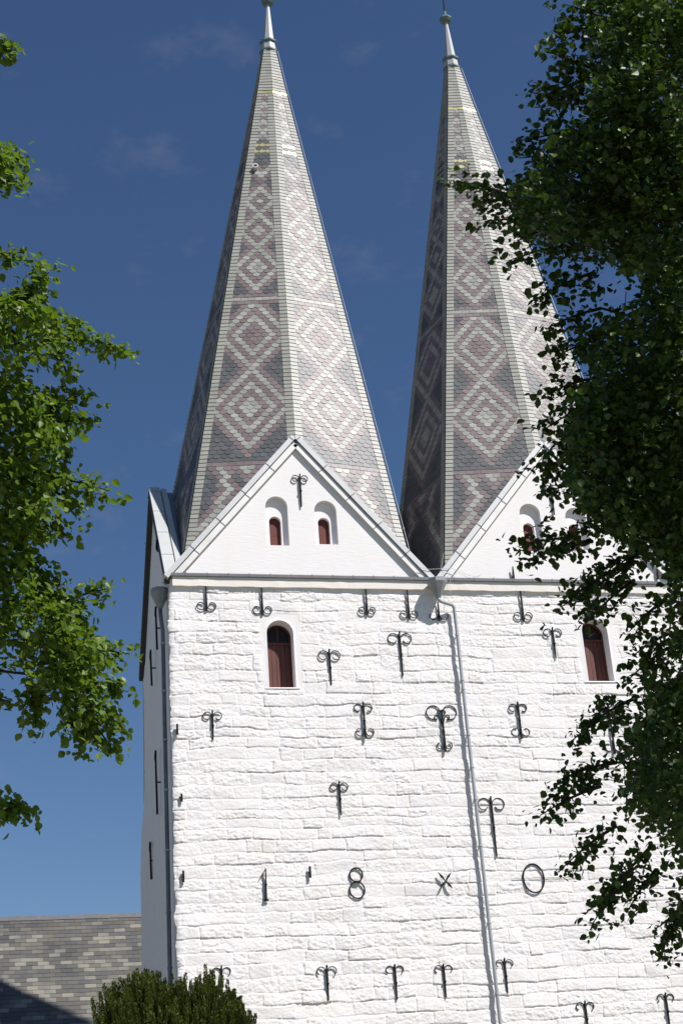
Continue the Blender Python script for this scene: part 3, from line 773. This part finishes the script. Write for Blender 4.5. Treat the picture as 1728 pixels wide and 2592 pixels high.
ANC = [
 ('up', (688, 1090), (693, 1163), 38, 'iron wall anchor near the tip of the left gable', 0.0),
 ('up', (1262, 1112), (1274, 1182), 42, 'iron wall anchor near the tip of the right gable', 0.0),
 ('up', (755, 1492), (762, 1572), 52, 'scrolled wall anchor just right of the left arched window', None),
 ('up', (916, 1452), (926, 1552), 58, 'long scrolled wall anchor left of the downspout bend', None),
 ('up', (1268, 1442), (1276, 1512), 46, 'scrolled wall anchor left of the right arched window', None),
 ('up', (488, 1633), (490, 1698), 42, 'scrolled wall anchor below and left of the left arched window', None),
 ('up', (780, 1796), (782, 1872), 40, 'scrolled wall anchor halfway up the wall left of the downspout', None),
 ('up', (1126, 1830), (1141, 1967), 64, 'longest scrolled wall anchor, right beside the downspout', None),
 ('up', (750, 2218), (755, 2297), 44, 'leftmost of the wall anchors below the numeral 8', None),
 ('up', (907, 2216), (911, 2296), 40, 'wall anchor low on the wall between two others, left of the downspout', None),
 ('up', (1018, 2215), (1024, 2291), 40, 'wall anchor low on the wall nearest left of the downspout', None),
 ('up', (1158, 2202), (1165, 2280), 40, 'wall anchor low on the wall just right of the downspout', None),
 ('up', (1342, 2300), (1352, 2378), 42, 'wall anchor at the lower right edge of the wall', None),
 ('up', (1525, 2281), (1540, 2362), 40, 'wall anchor at the bottom right corner of the picture', None),
 ('up', (508, 2220), (512, 2300), 40, 'wall anchor half hidden by the yew', None),
 ('down', (474, 1345), (474, 1403), 44, 'leftmost anchor under the cornice', None),
 ('down', (601, 1346), (603, 1412), 44, 'second anchor from the left under the cornice', None),
 ('down', (840, 1350), (843, 1412), 40, 'anchor under the cornice midway to the hopper', None),
 ('down', (934, 1352), (940, 1421), 42, 'anchor under the cornice next to the hopper', None),
 ('down', (1006, 1382), (1008, 1426), 50, 'anchor with open hooks directly below the hopper', None),
 ('down', (1193, 1352), (1203, 1426), 46, 'anchor under the right tower cornice', None),
 ('down', (1345, 1354), (1356, 1418), 44, 'anchor over the right arched window, behind leaves', None),
 ('both', (832, 1614), (841, 1697), 46, 'anchor with scrolls at both ends left of the ornate one', None),
 ('both', (1187, 1614), (1198, 1697), 48, 'anchor with scrolls at both ends right of the downspout', None),
 ('both', (1396, 1617), (1410, 1732), 48, 'anchor with scrolls at both ends below the right arched window', None),
 ('ornate', (1012, 1620), (1023, 1727), 70, 'large ornate anchor with heart-shaped scrolls', None),
 ('bar', (407, 1663), (408, 1687), 0, None, None), ('bar', (417, 1823), (418, 1841), 0, None, None),
 ('bar', (422, 2000), (421, 2026), 0, None, None), ('bar', (711, 1990), (713, 2016), 0, None, None),
 ('tip', (1175, 1302), (1180, 1329), 0, None, 0.0), ('tip', (1338, 1309), (1341, 1329), 0, None, 0.0), ('tip', (1506, 1308), (1511, 1330), 0, None, 0.0),
 ('one', (609, 1995), (610, 2069), 0, 'iron numeral 1', None),
 ('eight', (817, 1993), (822, 2063), 0, 'iron numeral 8', None),
 ('cross', (1021, 2004), (1023, 2042), 0, 'iron four-pointed cross between the numerals', None),
 ('zero', (1223, 1984), (1228, 2050), 0, 'iron numeral 0', None),
]
for kd, tp, bt, w, lb, Y in ANC:
    anchor(kd, tp, bt, w, lb, Y=(-0.042 if kd in ('bar', 'cross') else -0.022) if Y is None else Y, turns=.55 if (lb and 'open hooks' in lb) else (.66 if kd == 'up' and tp[1] > 2190 else .92))
# anchors on the side wall, seen edge-on
for (px, y0, y1) in ((357, 1396, 1490), (345, 1497, 1572), (357, 1725, 1870), (344, 1936, 2018), (352, 2236, 2290), (359, 1245, 1262)):
    X_ = -0.16
    a = wx(px * 1.102, y0 * 1.102, X_); b = wx((px + 3) * 1.102, y1 * 1.102, X_); ym = min(max((a[1] + b[1]) / 2, .3), D - .3)
    m = MB(); m.bar((X_ + .02, ym, b[2]), (X_, ym, a[2]), .04, .05, (1, 0, 0), .03, .045)
    for s_ in (-1, 1):
        pts = [(X_, ym + s_ * (.10 - .10 * math.cos(g)), a[2] - .12 + .10 * math.sin(g)) for g in [math.pi * 1.5 * i / 10 for i in range(11)]]
        m.tube(pts, .012, 5)
    m.bar((X_, ym, (a[2] + b[2]) / 2), (XL + .06, ym, (a[2] + b[2]) / 2), .03, .03)
    own(m.build('wall_anchor', M_iron))['label'] = 'iron anchor on the shaded side wall, seen edge-on'

# ---- hoppers and downspouts
def hopper(c, name='rain_hopper', w=.34, h=.62):
    m = MB(); c = Vector(c)
    m.lathe(c, [(.05, -h), (.07, -h + .04), (w, -.10), (w, 0.0), (w - .03, 0.0), (w - .04, -.05)], 8, math.radians(22.5)); return own(m.build('rain_hopper', [M_hop]))
hc = wy(1003 * 1.102, 1331 * 1.102, -0.32)
hp = hopper((hc[0], -0.30, hc[2]), w=.25, h=.50)
zb = hc[2] - .50
p1 = wy(1042 * 1.102, 1394 * 1.102, -0.14); xp = 1.0853 * A
dp = MB(); r_ = .043
xe = p1[0]
pth = [(hc[0], -.30, zb + .03), (hc[0], -.30, zb - .03), (hc[0] + .05, -.29, zb - .08), (xe - .05, -.15, p1[2] + .05), (xe, -.14, p1[2] - .03), (xe + .01, -.14, p1[2] - .6)]
bot = wy(1266.5, 2600, -0.14)
pth += [(xe + (bot[0] - xe) * f_, -.14, p1[2] + (bot[2] - p1[2]) * f_) for f_ in (.3, .6, 1.0)] + [(bot[0] + .01, -.14, 0.1)]
dp.tube(pth, r_, 14)
DP = own(dp.build('downspout', M_pipe, smooth=True)); DP['label'] = 'long grey downspout running down between the two towers'
br = MB()
for yy in (1459, 1562, 1583, 1688, 1762, 1836, 1943, 2120, 2283):
    q = wy(0, yy * 1.102, -.14); f_ = (p1[2] - q[2]) / (p1[2] - bot[2]); q2 = xe + (bot[0] - xe) * f_
    z = wy(q2 * 0 + 1042 * 1.102 + (yy - 1394) * 0.107 * 1.102 + 5, yy * 1.102, -.14)[2]
    br = MB(); br.lathe((q2, -.14, z), [(r_ + .001, -.02), (r_ + .012, -.018), (r_ + .012, .018), (r_ + .001, .02)], 14)
    br.bar((q2, -.12, z), (q2, .02, z), .02, .02)
    br.build('bracket', M_zinc, DP)
# wires by the valley
wr = MB()
def wpath(pts, Y): return [wy(x, y, Y) for x, y in pts]
wr.tube(wpath([(1060, 1436), (1085, 1441), (1105, 1440), (1140, 1438), (1160, 1445), (1185, 1456), (1205, 1460), (1219, 1453)], -.15), .006, 4)
wr.tube(wpath([(1100, 1462), (1135, 1458), (1160, 1450), (1185, 1462), (1205, 1464), (1215, 1455)], -.13), .006, 4)
wr.tube(wpath([(1122, 1400), (1116, 1440), (1119, 1448), (1130, 1450)], -.12), .006, 4)
wr.tube(wpath([(1139, 1460), (1138, 1520)], -.16), .004, 4)
own(wr.build('lightning_wire', M_zinc))
# side downspout
zh = E - .12
h2y = 0.75
hx = wx(410, 1484, -.20)
h2 = hopper((-.20, 0.62, hx[2] + .10), w=.24, h=.52)
sd = MB(); X_ = -.17
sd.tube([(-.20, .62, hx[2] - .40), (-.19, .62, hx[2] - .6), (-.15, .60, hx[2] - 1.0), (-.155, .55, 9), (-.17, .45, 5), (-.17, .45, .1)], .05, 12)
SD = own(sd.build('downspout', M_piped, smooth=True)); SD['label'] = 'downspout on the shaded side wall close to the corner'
br = MB()
for z in (14.6, 13.4, 12.2, 11.0, 9.6, 8.2, 7.0):
    br = MB(); br.lathe((-.155, .56, z), [(.051, -.02), (.066, -.018), (.066, .018), (.051, .02)], 12); br.build('bracket', M_zinc, SD)

# ---- slate roof of the low wing behind the tower
RY, RZ = 22.0, wy(180, 2319, 22.0)[2]
sl = math.radians(46); ry0 = RY - (RZ - 4.2) / math.tan(sl)
rf = MB()
M_wing = mat('wing_roof_boards', (0.05, 0.05, 0.055), 0.8)
x0w, x1w = -14.0, 2.4
rf.add([(x0w, ry0, 4.2), (x1w, ry0, 4.2), (x1w, RY, RZ), (x0w, RY, RZ)], [(0, 1, 2, 3)])
rf.add([(x0w, RY, RZ), (x1w, RY, RZ), (x1w, 2 * RY - ry0, 4.2), (x0w, 2 * RY - ry0, 4.2)], [(0, 1, 2, 3)])
rf.add([(x0w, ry0, 4.2), (x0w, RY, RZ), (x0w, 2 * RY - ry0, 4.2)], [(0, 1, 2)])
WR = own(rf.build('wing_roof', M_wing)); WR['label'] = 'low grey slate roof of the wing behind the left tower'
wl = MB(); wl.box(x0w + .3, x1w, ry0 + .25, 2 * RY - ry0 - .25, -.2, 4.25); own(wl.build('wing_wall', M_stone))
m = bpy.data.materials.new('mixed_grey_slate'); m.use_nodes = True; t = m.node_tree; b = t.nodes['Principled BSDF']
ge = t.nodes.new('ShaderNodeNewGeometry'); rp = t.nodes.new('ShaderNodeValToRGB'); rp.color_ramp.interpolation = 'LINEAR'
els = rp.color_ramp.elements
els[0].position = 0; els[0].color = (.06, .06, .058, 1); els[1].position = 1; els[1].color = (.21, .195, .16, 1)
for p_, c_ in ((.25, (.085, .085, .082, 1)), (.45, (.085, .078, .064, 1)), (.62, (.095, .093, .085, 1)), (.8, (.13, .12, .095, 1)), (.93, (.175, .168, .145, 1))):
    e_ = els.new(p_); e_.color = c_
nn = t.nodes.new('ShaderNodeTexNoise'); nn.inputs['Scale'].default_value = 0.55; nn.inputs['Detail'].default_value = 3
t.links.new(ge.outputs['Position'], nn.inputs[0])
ma = t.nodes.new('ShaderNodeMath'); ma.operation = 'MULTIPLY_ADD'; ma.inputs[1].default_value = 1.1; ma.inputs[2].default_value = -.55
t.links.new(nn.outputs[0], ma.inputs[0]); ad = t.nodes.new('ShaderNodeMath'); ad.operation = 'ADD'
t.links.new(ge.outputs['Random Per Island'], ad.inputs[0]); t.links.new(ma.outputs[0], ad.inputs[1])
t.links.new(ad.outputs[0], rp.inputs[0]); t.links.new(rp.outputs[0], b.inputs['Base Color'])
b.inputs['Roughness'].default_value = .6
M_mix = m
sm = MB(); up_ = Vector((0, math.cos(sl), math.sin(sl))); nr = Vector((0, -math.sin(sl), math.cos(sl))); ph = .215; L_ = (RZ - 4.2) / math.sin(sl)
rr = random.Random(5); nrow = int(L_ / ph)
for i in range(nrow):
    o_ = Vector((x0w, ry0, 4.2)) + up_ * (i * ph); x = -.19 * (i % 2)
    while x < x1w - x0w:
        w_ = .38
        a, c = max(x, 0) + .003, min(x + w_, x1w - x0w) - .003
        if c > a and x + x0w > -9:
            j = rr.uniform(-.004, .004); k_ = rr.uniform(0, .006)
            P0 = o_ + Vector((a, 0, 0)) + up_ * j + nr * (.016 + k_); P1 = o_ + Vector((c, 0, 0)) + up_ * j + nr * (.016 + k_)
            P2 = o_ + Vector((c, 0, 0)) + up_ * ph * 1.3 + nr * .003; P3 = o_ + Vector((a, 0, 0)) + up_ * ph * 1.3 + nr * .003
            sm.add([P0, P1, P2, P3, P0 - nr * .012, P1 - nr * .012], [(0, 1, 2, 3), (4, 5, 1, 0)])
        x += w_
sm.build('slates', M_mix, WR)
rc = MB(); x = x0w
while x < x1w:
    rc.add([(x, RY - .17, RZ - .13), (x + .9, RY - .17, RZ - .135), (x + .9, RY, RZ + .05), (x, RY, RZ + .055), (x, RY + .17, RZ - .13), (x + .9, RY + .17, RZ - .13)], [(0, 1, 2, 3), (3, 2, 5, 4)]); x += .885
rc.build('ridge_cap', M_ridge, WR)

# ============================================================ VEGETATION
def leaf_mat(name, col, tr, col2, rough=.45, tw=0.4):
    m = bpy.data.materials.new(name); m.use_nodes = True; t = m.node_tree; b = t.nodes['Principled BSDF']; out = t.nodes['Material Output']
    ge = t.nodes.new('ShaderNodeNewGeometry'); mx = t.nodes.new('ShaderNodeMixRGB'); mx.inputs[1].default_value = (*col, 1); mx.inputs[2].default_value = (*col2, 1)
    t.links.new(ge.outputs['Random Per Island'], mx.inputs[0]); t.links.new(mx.outputs[0], b.inputs['Base Color'])
    b.inputs['Roughness'].default_value = rough; b.inputs['Specular IOR Level'].default_value = .35
    tl = t.nodes.new('ShaderNodeBsdfTranslucent'); tl.inputs[0].default_value = (*tr, 1)
    ms = t.nodes.new('ShaderNodeMixShader'); ms.inputs[0].default_value = tw
    t.links.new(b.outputs[0], ms.inputs[1]); t.links.new(tl.outputs[0], ms.inputs[2]); t.links.new(ms.outputs[0], out.inputs['Surface'])
    return m
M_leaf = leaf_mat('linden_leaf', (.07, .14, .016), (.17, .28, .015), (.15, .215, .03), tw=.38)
M_leaf_shade = leaf_mat('linden_leaf_shaded', (.020, .044, .008), (.08, .15, .01), (.062, .11, .016), tw=.22)  # darker copy of the linden leaf, the right tree's shade put into its colour
M_yew = leaf_mat('yew_needles', (.05, .075, .010), (.10, .13, .008), (.13, .155, .018), rough=.5, tw=.2)
LEAF = np.array([(0, 0, 0), (.42, .22, .07), (.50, .55, .10), (.26, .88, .05), (0, 1.12, -.06), (-.26, .88, .05), (-.50, .55, .10), (-.42, .22, .07)])
LEAF[:, 1] -= .05
def leaves(pos, size, outdir, name, mat_, parent, r):
    """pos (n,3); hanging heart-shaped leaves, normals scattered about the sky"""
    n = len(pos)
    nrm = r.normal(0, .62, (n, 3)) + np.array([0.15, -.25, .75]) + outdir * .35
    nrm /= np.linalg.norm(nrm, axis=1)[:, None]
    ax = r.normal(0, 1, (n, 3)) * .6 + outdir * .7 + np.array([0, 0, -.75])
    ax -= nrm * (ax * nrm).sum(1)[:, None]; ax /= np.linalg.norm(ax, axis=1)[:, None]
    sd_ = np.cross(ax, nrm)
    s = (size * r.uniform(.5, 1.3, n))[:, None, None]
    V = pos[:, None, :] + s * (LEAF[None, :, 0:1] * sd_[:, None, :] + LEAF[None, :, 1:2] * ax[:, None, :] + LEAF[None, :, 2:3] * nrm[:, None, :])
    k = len(LEAF); b0 = (np.arange(n) * k)[:, None]
    # folded along the midrib: two pentagons
    q1 = b0 + np.array([0, 1, 2, 3, 4]); q2 = b0 + np.array([0, 4, 5, 6, 7])
    return np_mesh(name, V.reshape(-1, 3), np.stack([q1, q2], 1).reshape(-1, 5), mat_, parent, smooth=False, k=5)
def in_poly(x, y, poly):
    c = False; n = len(poly)
    for i in range(n):
        x0, y0 = poly[i]; x1, y1 = poly[(i + 1) % n]
        if (y0 > y) != (y1 > y) and x < (x1 - x0) * (y - y0) / (y1 - y0) + x0: c = not c
    return c
def tree(name, label, base, depth, masses, shoots, extra, mat_, ls, seed, trunk_h, dens=1.0, thick=1.4):
    """masses: outline of the boughs as seen from the path; each filled through a real thickness; shoots: (tip, root, width)"""
    r = np.random.default_rng(seed); rt = random.Random(seed)
    root = empty(name, base); tag(root, label, 'tree', 'linden trees framing the church')
    tw = MB(); P = []; O = []
    base = Vector(base); crown_c = Vector(extra[0][0]); off = np.array(base)
    def sprig(p, d, n, spread, stem=True):
        p = np.array(p); d = np.array(d); d = d / (np.linalg.norm(d) + 1e-6)
        ln = .34
        q = r.uniform(0, 1, n)[:, None]
        pts = p + d * (q * ln) + r.uniform(-1.5, 1.5, (n, 3)) * spread * np.array([1, 1, 1.1]); P.append(pts); O.append(np.repeat(d[None], n, 0))
        if stem and rt.random() < .4: tw.tube([p - d * .10 - off, p + d * ln * .4 - off, p + d * ln * .75 + np.array([0, 0, -.02]) - off], [.006, .004, .002], 3, caps=False)
    for poly, dn, dd in masses:
        xs_ = [p[0] for p in poly]; ys_ = [p[1] for p in poly]
        area = (max(xs_) - min(xs_)) * (max(ys_) - min(ys_)); cnt = int(area / (F / depth) ** 2 * dn * dens * 2.6)
        for _ in range(cnt):
            x, y = r.uniform(min(xs_), max(xs_)), r.uniform(min(ys_), max(ys_))
            if not in_poly(x, y, poly): continue
            dpt = depth + dd + r.uniform(-thick, thick)
            p = wd(x, y, dpt); d = p - np.array(crown_c); d[2] *= .4; d = d / np.linalg.norm(d) + r.normal(0, .45, 3) + np.array([0, 0, -.15])
            p = p - d / np.linalg.norm(d) * .27
            sprig(p, d, int(r.integers(14, 24)), .07)
    for tip, rootp, wdt, dd in shoots:
        a = wd(*tip, depth + dd); b = wd(*rootp, depth + dd + r.uniform(-.2, .2)); L = np.linalg.norm(a - b); n = max(4, int(L / .026))
        sag = np.array([0, 0, .04 * L])
        cv = [b + (a - b) * f_ + sag * math.sin(math.pi * f_) for f_ in np.linspace(0, 1, 7)]
        tw.tube([c - off for c in cv], [.022 - .0028 * i for i in range(7)], 5, caps=False)
        for i in range(n):
            f_ = i / n; c = b + (a - b) * f_ + sag * math.sin(math.pi * f_); wloc = wdt / (F / depth) * (1 - .55 * f_)
            c = c + r.normal(0, 1, 3) * wloc * .42
            d = (a - b) / L + r.normal(0, .5, 3) + np.array([0, 0, -.25])
            sprig(c - .17 * d / np.linalg.norm(d), d, int(r.integers(4, 9)), .05, False)
    vis = np.concatenate(P); vo = np.concatenate(O); P2 = []; O2 = []
    for c, rad, cnt in extra:                       # the rest of the crown, out of the frame
        c = np.array(c); rad = np.array(rad)
        d = r.normal(0, 1, (cnt, 3)); d /= np.linalg.norm(d, axis=1)[:, None]
        q = c + d * rad * (r.uniform(.25, 1, (cnt, 1)) ** .5)
        v = q - CAM; dep = v @ FWD; ix = 864 + F * (v @ RIGHT) / dep; iy = 1296 + F * (v @ DOWN) / dep
        ok = ~((ix > -60) & (ix < 1790) & (iy > -60) & (iy < 2660) & (dep > 0)) & (q[:, 2] > 2.5)
        P2.append(q[ok]); O2.append(d[ok])
    if P2: vis = np.concatenate([vis] + P2); vo = np.concatenate([vo] + O2)
    leaves(vis - off, ls, vo, 'crown', mat_, root, r)
    # trunk and limbs
    tr = MB(); cc = crown_c - base
    tr.tube([(0, 0, -.2), (.05, 0, 1), (0, .05, trunk_h * .6), (cc.x * .3, cc.y * .3, trunk_h), (cc.x * .6, cc.y * .6, cc.z), (cc.x, cc.y, cc.z + 3)], [.42, .34, .3, .26, .16, .05], 12)
    tr.build('trunk', M_bark, root, smooth=True)
    lm = MB()
    for k in range(14):
        g = rt.uniform(0, 2 * math.pi); z0 = trunk_h + rt.uniform(-.5, 4.5); l = rt.uniform(1.5, 3.0)
        f_ = min(1, z0 / max(cc.z, 1)); s0 = Vector((cc.x * f_ * .8, cc.y * f_ * .8, z0))
        e0 = s0 + Vector((math.cos(g) * l, math.sin(g) * l, l * .45)); v = np.array(e0) + off - CAM; dep = v @ FWD; ix = 864 + F * (v @ RIGHT) / dep
        if -20 < ix < 1500: continue
        lm.tube([s0, s0.lerp(e0, .5) + Vector((0, 0, .2)), e0], [.11, .06, .02], 6)
    for tip, rootp, wdt, dd in shoots[::6]:
        b = Vector(wd(*rootp, depth + dd)) - base; s0 = Vector((cc.x * .5, cc.y * .5, max(trunk_h * .9, b.z - 1.2)))
        lm.tube([s0, s0.lerp(b, .55) + Vector((0, 0, .3)), b], [.04, .022, .014], 6, caps=False)
    lm.v += tw.v and []
    b_ = len(lm.v); lm.v += tw.v; lm.f += [tuple(i + b_ for i in f) for f in tw.f]; lm.m += tw.m
    lm.build('branches', M_bark, root, smooth=True)
    return root

# right-hand linden, close to the path and in its own shade
MR = [
 ([(1475, -60), (1790, -60), (1790, 520), (1560, 520), (1500, 420), (1470, 300), (1475, 120)], 24, 0),
 ([(1400, 330), (1560, 300), (1790, 420), (1790, 740), (1620, 700), (1440, 620), (1310, 590), (1270, 520), (1330, 420)], 26, 0),
 ([(1600, 700), (1790, 640), (1790, 1000), (1560, 990), (1450, 920), (1450, 850), (1570, 810)], 20, 0),
 ([(1440, 1000), (1600, 930), (1790, 940), (1790, 1420), (1640, 1400), (1500, 1330), (1420, 1240), (1400, 1120)], 34, 0),
 ([(1620, 1380), (1790, 1340), (1790, 1760), (1690, 1760), (1650, 1640), (1630, 1520)], 26, 0),
 ([(1600, 1720), (1790, 1680), (1790, 2180), (1640, 2110), (1560, 2080), (1520, 1980), (1530, 1860)], 32, 0),
 ([(1640, 2150), (1790, 2130), (1790, 2330), (1715, 2300), (1680, 2240)], 20, 0),
]
MR = [([(x + (0 if x > 1700 else 22 if k < 4 else 55), y) for x, y in p], d * (1 if k < 3 else .75 if k > 3 else 1.1), o) for k, (p, d, o) in enumerate(MR)]
SR = [
 ((1425, 10), (1560, 60), 60, -.3), ((1386, 105), (1520, 60), 46, .2), ((1384, 130), (1530, 190), 50, -.2), ((1352, 255), (1490, 200), 46, 0), ((1345, 235), (1490, 260), 60, .3),
 ((1335, 355), (1480, 330), 60, 0), ((1312, 400), (1470, 400), 60, 0), ((1152, 458), (1330, 510), 46, -.2), ((1225, 490), (1380, 520), 60, .2), ((1226, 560), (1400, 560), 80, 0),
 ((1285, 660), (1450, 620), 80, 0), ((1352, 760), (1500, 690), 60, 0), ((1385, 830), (1520, 780), 60, .2), ((1400, 905), (1540, 850), 60, -.2),
 ((1375, 1000), (1530, 950), 50, .1), ((1372, 1090), (1500, 1020), 40, 0), ((1395, 1130), (1520, 1090), 60, -.3), ((1348, 1182), (1500, 1170), 60, -.4), ((1378, 1245), (1520, 1220), 60, .2),
 ((1312, 1382), (1470, 1360), 50, 0), ((1345, 1415), (1500, 1370), 50, .3), ((1422, 1535), (1560, 1440), 52, 0), ((1480, 1580), (1600, 1470), 50, .2), ((1550, 1440), (1650, 1380), 50, .2),
 ((1590, 1600), (1680, 1520), 50, 0), ((1585, 1725), (1690, 1640), 50, 0), ((1600, 1660), (1700, 1600), 50, .3),
 ((1440, 1880), (1560, 1800), 50, 0), ((1470, 1850), (1600, 1770), 44, .3), ((1365, 2065), (1520, 1990), 50, 0), ((1412, 1975), (1560, 1930), 44, .2), ((1425, 2195), (1560, 2090), 50, 0),
 ((1495, 2345), (1600, 2200), 50, 0), ((1540, 2270), (1640, 2150), 60, .2), ((1585, 2310), (1660, 2200), 40, 0), ((1665, 2425), (1740, 2290), 44, 0), ((1685, 2380), (1750, 2260), 40, .2),
 ((1460, 1500), (1600, 1420), 40, .4), ((1520, 1290), (1600, 1240), 60, 0), ((1500, 1320), (1620, 1300), 70, 0),
]
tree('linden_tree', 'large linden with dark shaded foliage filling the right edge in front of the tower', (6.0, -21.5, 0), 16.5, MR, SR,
     [((5.6, -20.3, 11.5), (4.2, 4.2, 7.5), 22000), ((4.6, -22.3, 12.5), (3.4, 3.2, 6.0), 13000)], M_leaf_shade, .072, 21, 3.5, dens=3.2, thick=1.7)
ML = [
 ([(-60, 740), (40, 740), (120, 770), (175, 830), (160, 900), (60, 930), (-60, 900)], 24, 0),
 ([(-60, 930), (50, 940), (110, 1000), (190, 1060), (170, 1120), (130, 1180), (210, 1230), (150, 1290), (110, 1340), (40, 1400), (-60, 1420)], 42, 0),
 ([(-60, 1380), (60, 1400), (100, 1470), (150, 1520), (190, 1580), (270, 1640), (260, 1720), (150, 1740), (60, 1700), (-60, 1640)], 40, 0),
 ([(180, 1700), (250, 1700), (270, 1850), (200, 1860), (170, 1800)], 26, 0),
 ([(-60, 380), (30, 375), (60, 400), (40, 460), (-60, 480)], 34, 0),
 ([(-60, 2040), (20, 2030), (40, 2060), (-60, 2080)], 26, 0),
]
SL = [
 ((32, 108), (-60, 115), 26, 0), ((34, 132), (-60, 140), 26, 0), ((70, 400), (-30, 410), 50, 0), ((48, 470), (-40, 440), 40, 0), ((62, 640), (-40, 650), 24, 0), ((125, 690), (20, 780), 50, 0), ((118, 720), (20, 790), 44, .2),
 ((318, 880), (120, 860), 46, 0), ((216, 822), (110, 850), 40, .2), ((175, 965), (150, 890), 36, 0), ((110, 735), (30, 790), 40, 0), ((60, 880), (0, 830), 40, 0),
 ((205, 1000), (100, 1050), 50, 0), ((232, 1060), (120, 1080), 60, 0), ((178, 1165), (130, 1090), 44, 0), ((275, 1243), (120, 1210), 52, 0), ((208, 1290), (130, 1240), 44, .2), ((172, 1358), (90, 1290), 44, 0),
 ((98, 1345), (40, 1390), 40, 0), ((120, 1425), (40, 1430), 50, 0), ((152, 1480), (60, 1480), 40, 0), ((276, 1490), (150, 1530), 40, 0), ((212, 1560), (100, 1540), 40, 0),
 ((328, 1655), (190, 1650), 54, 0), ((325, 1752), (200, 1720), 60, .2), ((300, 1830), (200, 1770), 50, 0), ((290, 1905), (210, 1800), 60, 0), ((205, 1900), (190, 1780), 50, .2), ((92, 1845), (80, 1740), 44, 0), ((30, 1775), (-50, 1770), 28, 0),
 ((75, 2062), (-40, 2050), 40, 0), ((60, 2030), (-30, 2060), 30, .2), ((100, 1790), (130, 1700), 40, 0),
]
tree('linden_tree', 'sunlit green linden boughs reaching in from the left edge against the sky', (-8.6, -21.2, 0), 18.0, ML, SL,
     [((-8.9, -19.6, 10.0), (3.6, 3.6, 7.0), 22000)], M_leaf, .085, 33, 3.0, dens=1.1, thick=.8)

# Irish yew at the foot of the tower
def yew():
    dep = 21.0; c = wd(448, 2560, dep); R_ = 1.08; top = wd(500, 2445, dep)[2]
    root = empty('yew_shrub', (c[0], c[1], 0)); tag(root, 'dense dark green yew of upright shoots in front of the tower corner', 'shrub')
    r = np.random.default_rng(3); VV = []; QQ = []; n0 = 0
    quads = []
    env = [(258, 2570), (262, 2520), (285, 2500), (300, 2480), (345, 2455), (372, 2442), (400, 2455), (420, 2470), (465, 2452), (478, 2480), (520, 2436), (545, 2440), (560, 2470), (580, 2480), (600, 2510), (615, 2540), (640, 2575)]
    ex_ = [e[0] for e in env]; ez_ = [wd(e[0], e[1], dep)[2] for e in env]; exw = [wd(e[0], e[1], dep) @ np.array([1, 0, 0]) for e in env]
    def topz(x): return float(np.interp(x, exw, ez_))
    x0_, x1_ = exw[0], exw[-1]; cxm = (x0_ + x1_) / 2; hw = (x1_ - x0_) / 2
    pos = []; axs = []; szs = []
    for k in range(1500):
        a = r.uniform(0, 2 * math.pi); q = math.sqrt(r.uniform(0, 1)); x = cxm + hw * q * math.cos(a); y = c[1] + hw * .95 * q * math.sin(a)
        zt = topz(x) - (abs(math.sin(a)) * q) ** 2 * 1.1 - r.uniform(0, .30) * (1.1 if r.random() < .8 else .0)
        lowered = r.uniform(0, 1) ** 1.5 * 3.4 if q > .6 else r.uniform(0, .6)
        if k % 3 == 0: lowered = 0
        zt -= lowered; 
        if zt < .5: continue
        if lowered > 0 and q > .6: x = cxm + (x - cxm) * 1.05; 
        L = r.uniform(.35, .6); ln = np.array([(x - cxm) / hw * .16 + r.normal(0, .05), (y - c[1]) / hw * .16 + r.normal(0, .05), 1.0])
        n = int(230 * L / .5)
        f = r.uniform(0, 1, n); rad = .050 * np.sqrt(np.clip(1 - f, 0.02, 1)) * (0.65 + .35 * np.clip(f * 6, 0, 1)); g = r.uniform(0, 2 * math.pi, n)
        o = np.stack([np.cos(g), np.sin(g), np.full(n, 1.9)], 1)
        p = np.array([x, y, zt - L]) + ln * (f * L)[:, None] + np.stack([np.cos(g) * rad, np.sin(g) * rad, 0 * g], 1) * .7
        pos.append(p); axs.append(o)
    pos = np.concatenate(pos); axs = np.concatenate(axs); axs += r.normal(0, .25, axs.shape); axs /= np.linalg.norm(axs, axis=1)[:, None]
    n = len(pos); sd_ = np.cross(axs, r.normal(0, 1, (n, 3))); sd_ /= np.linalg.norm(sd_, axis=1)[:, None]
    s = (r.uniform(.028, .045, n))[:, None]; w = .0085
    pos = pos - np.array([c[0], c[1], 0])
    V = np.stack([pos - sd_ * w * .6, pos + axs * s * .5 - sd_ * w, pos + axs * s, pos + axs * s * .5 + sd_ * w], 1)
    np_mesh('foliage', V.reshape(-1, 3), np.arange(n * 4).reshape(-1, 4), M_yew, root, smooth=False)
    # dark twiggy heart
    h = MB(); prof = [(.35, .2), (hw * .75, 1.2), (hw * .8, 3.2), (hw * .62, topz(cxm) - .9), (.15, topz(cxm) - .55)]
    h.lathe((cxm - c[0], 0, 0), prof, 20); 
    for k in range(30):
        a = r.uniform(0, 6.28); h.tube([(0, 0, .3), (.5 * math.cos(a), .5 * math.sin(a), 2), (.75 * math.cos(a), .75 * math.sin(a), 4)], [.05, .03, .01], 5)
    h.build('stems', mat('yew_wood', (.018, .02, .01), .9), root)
yew()
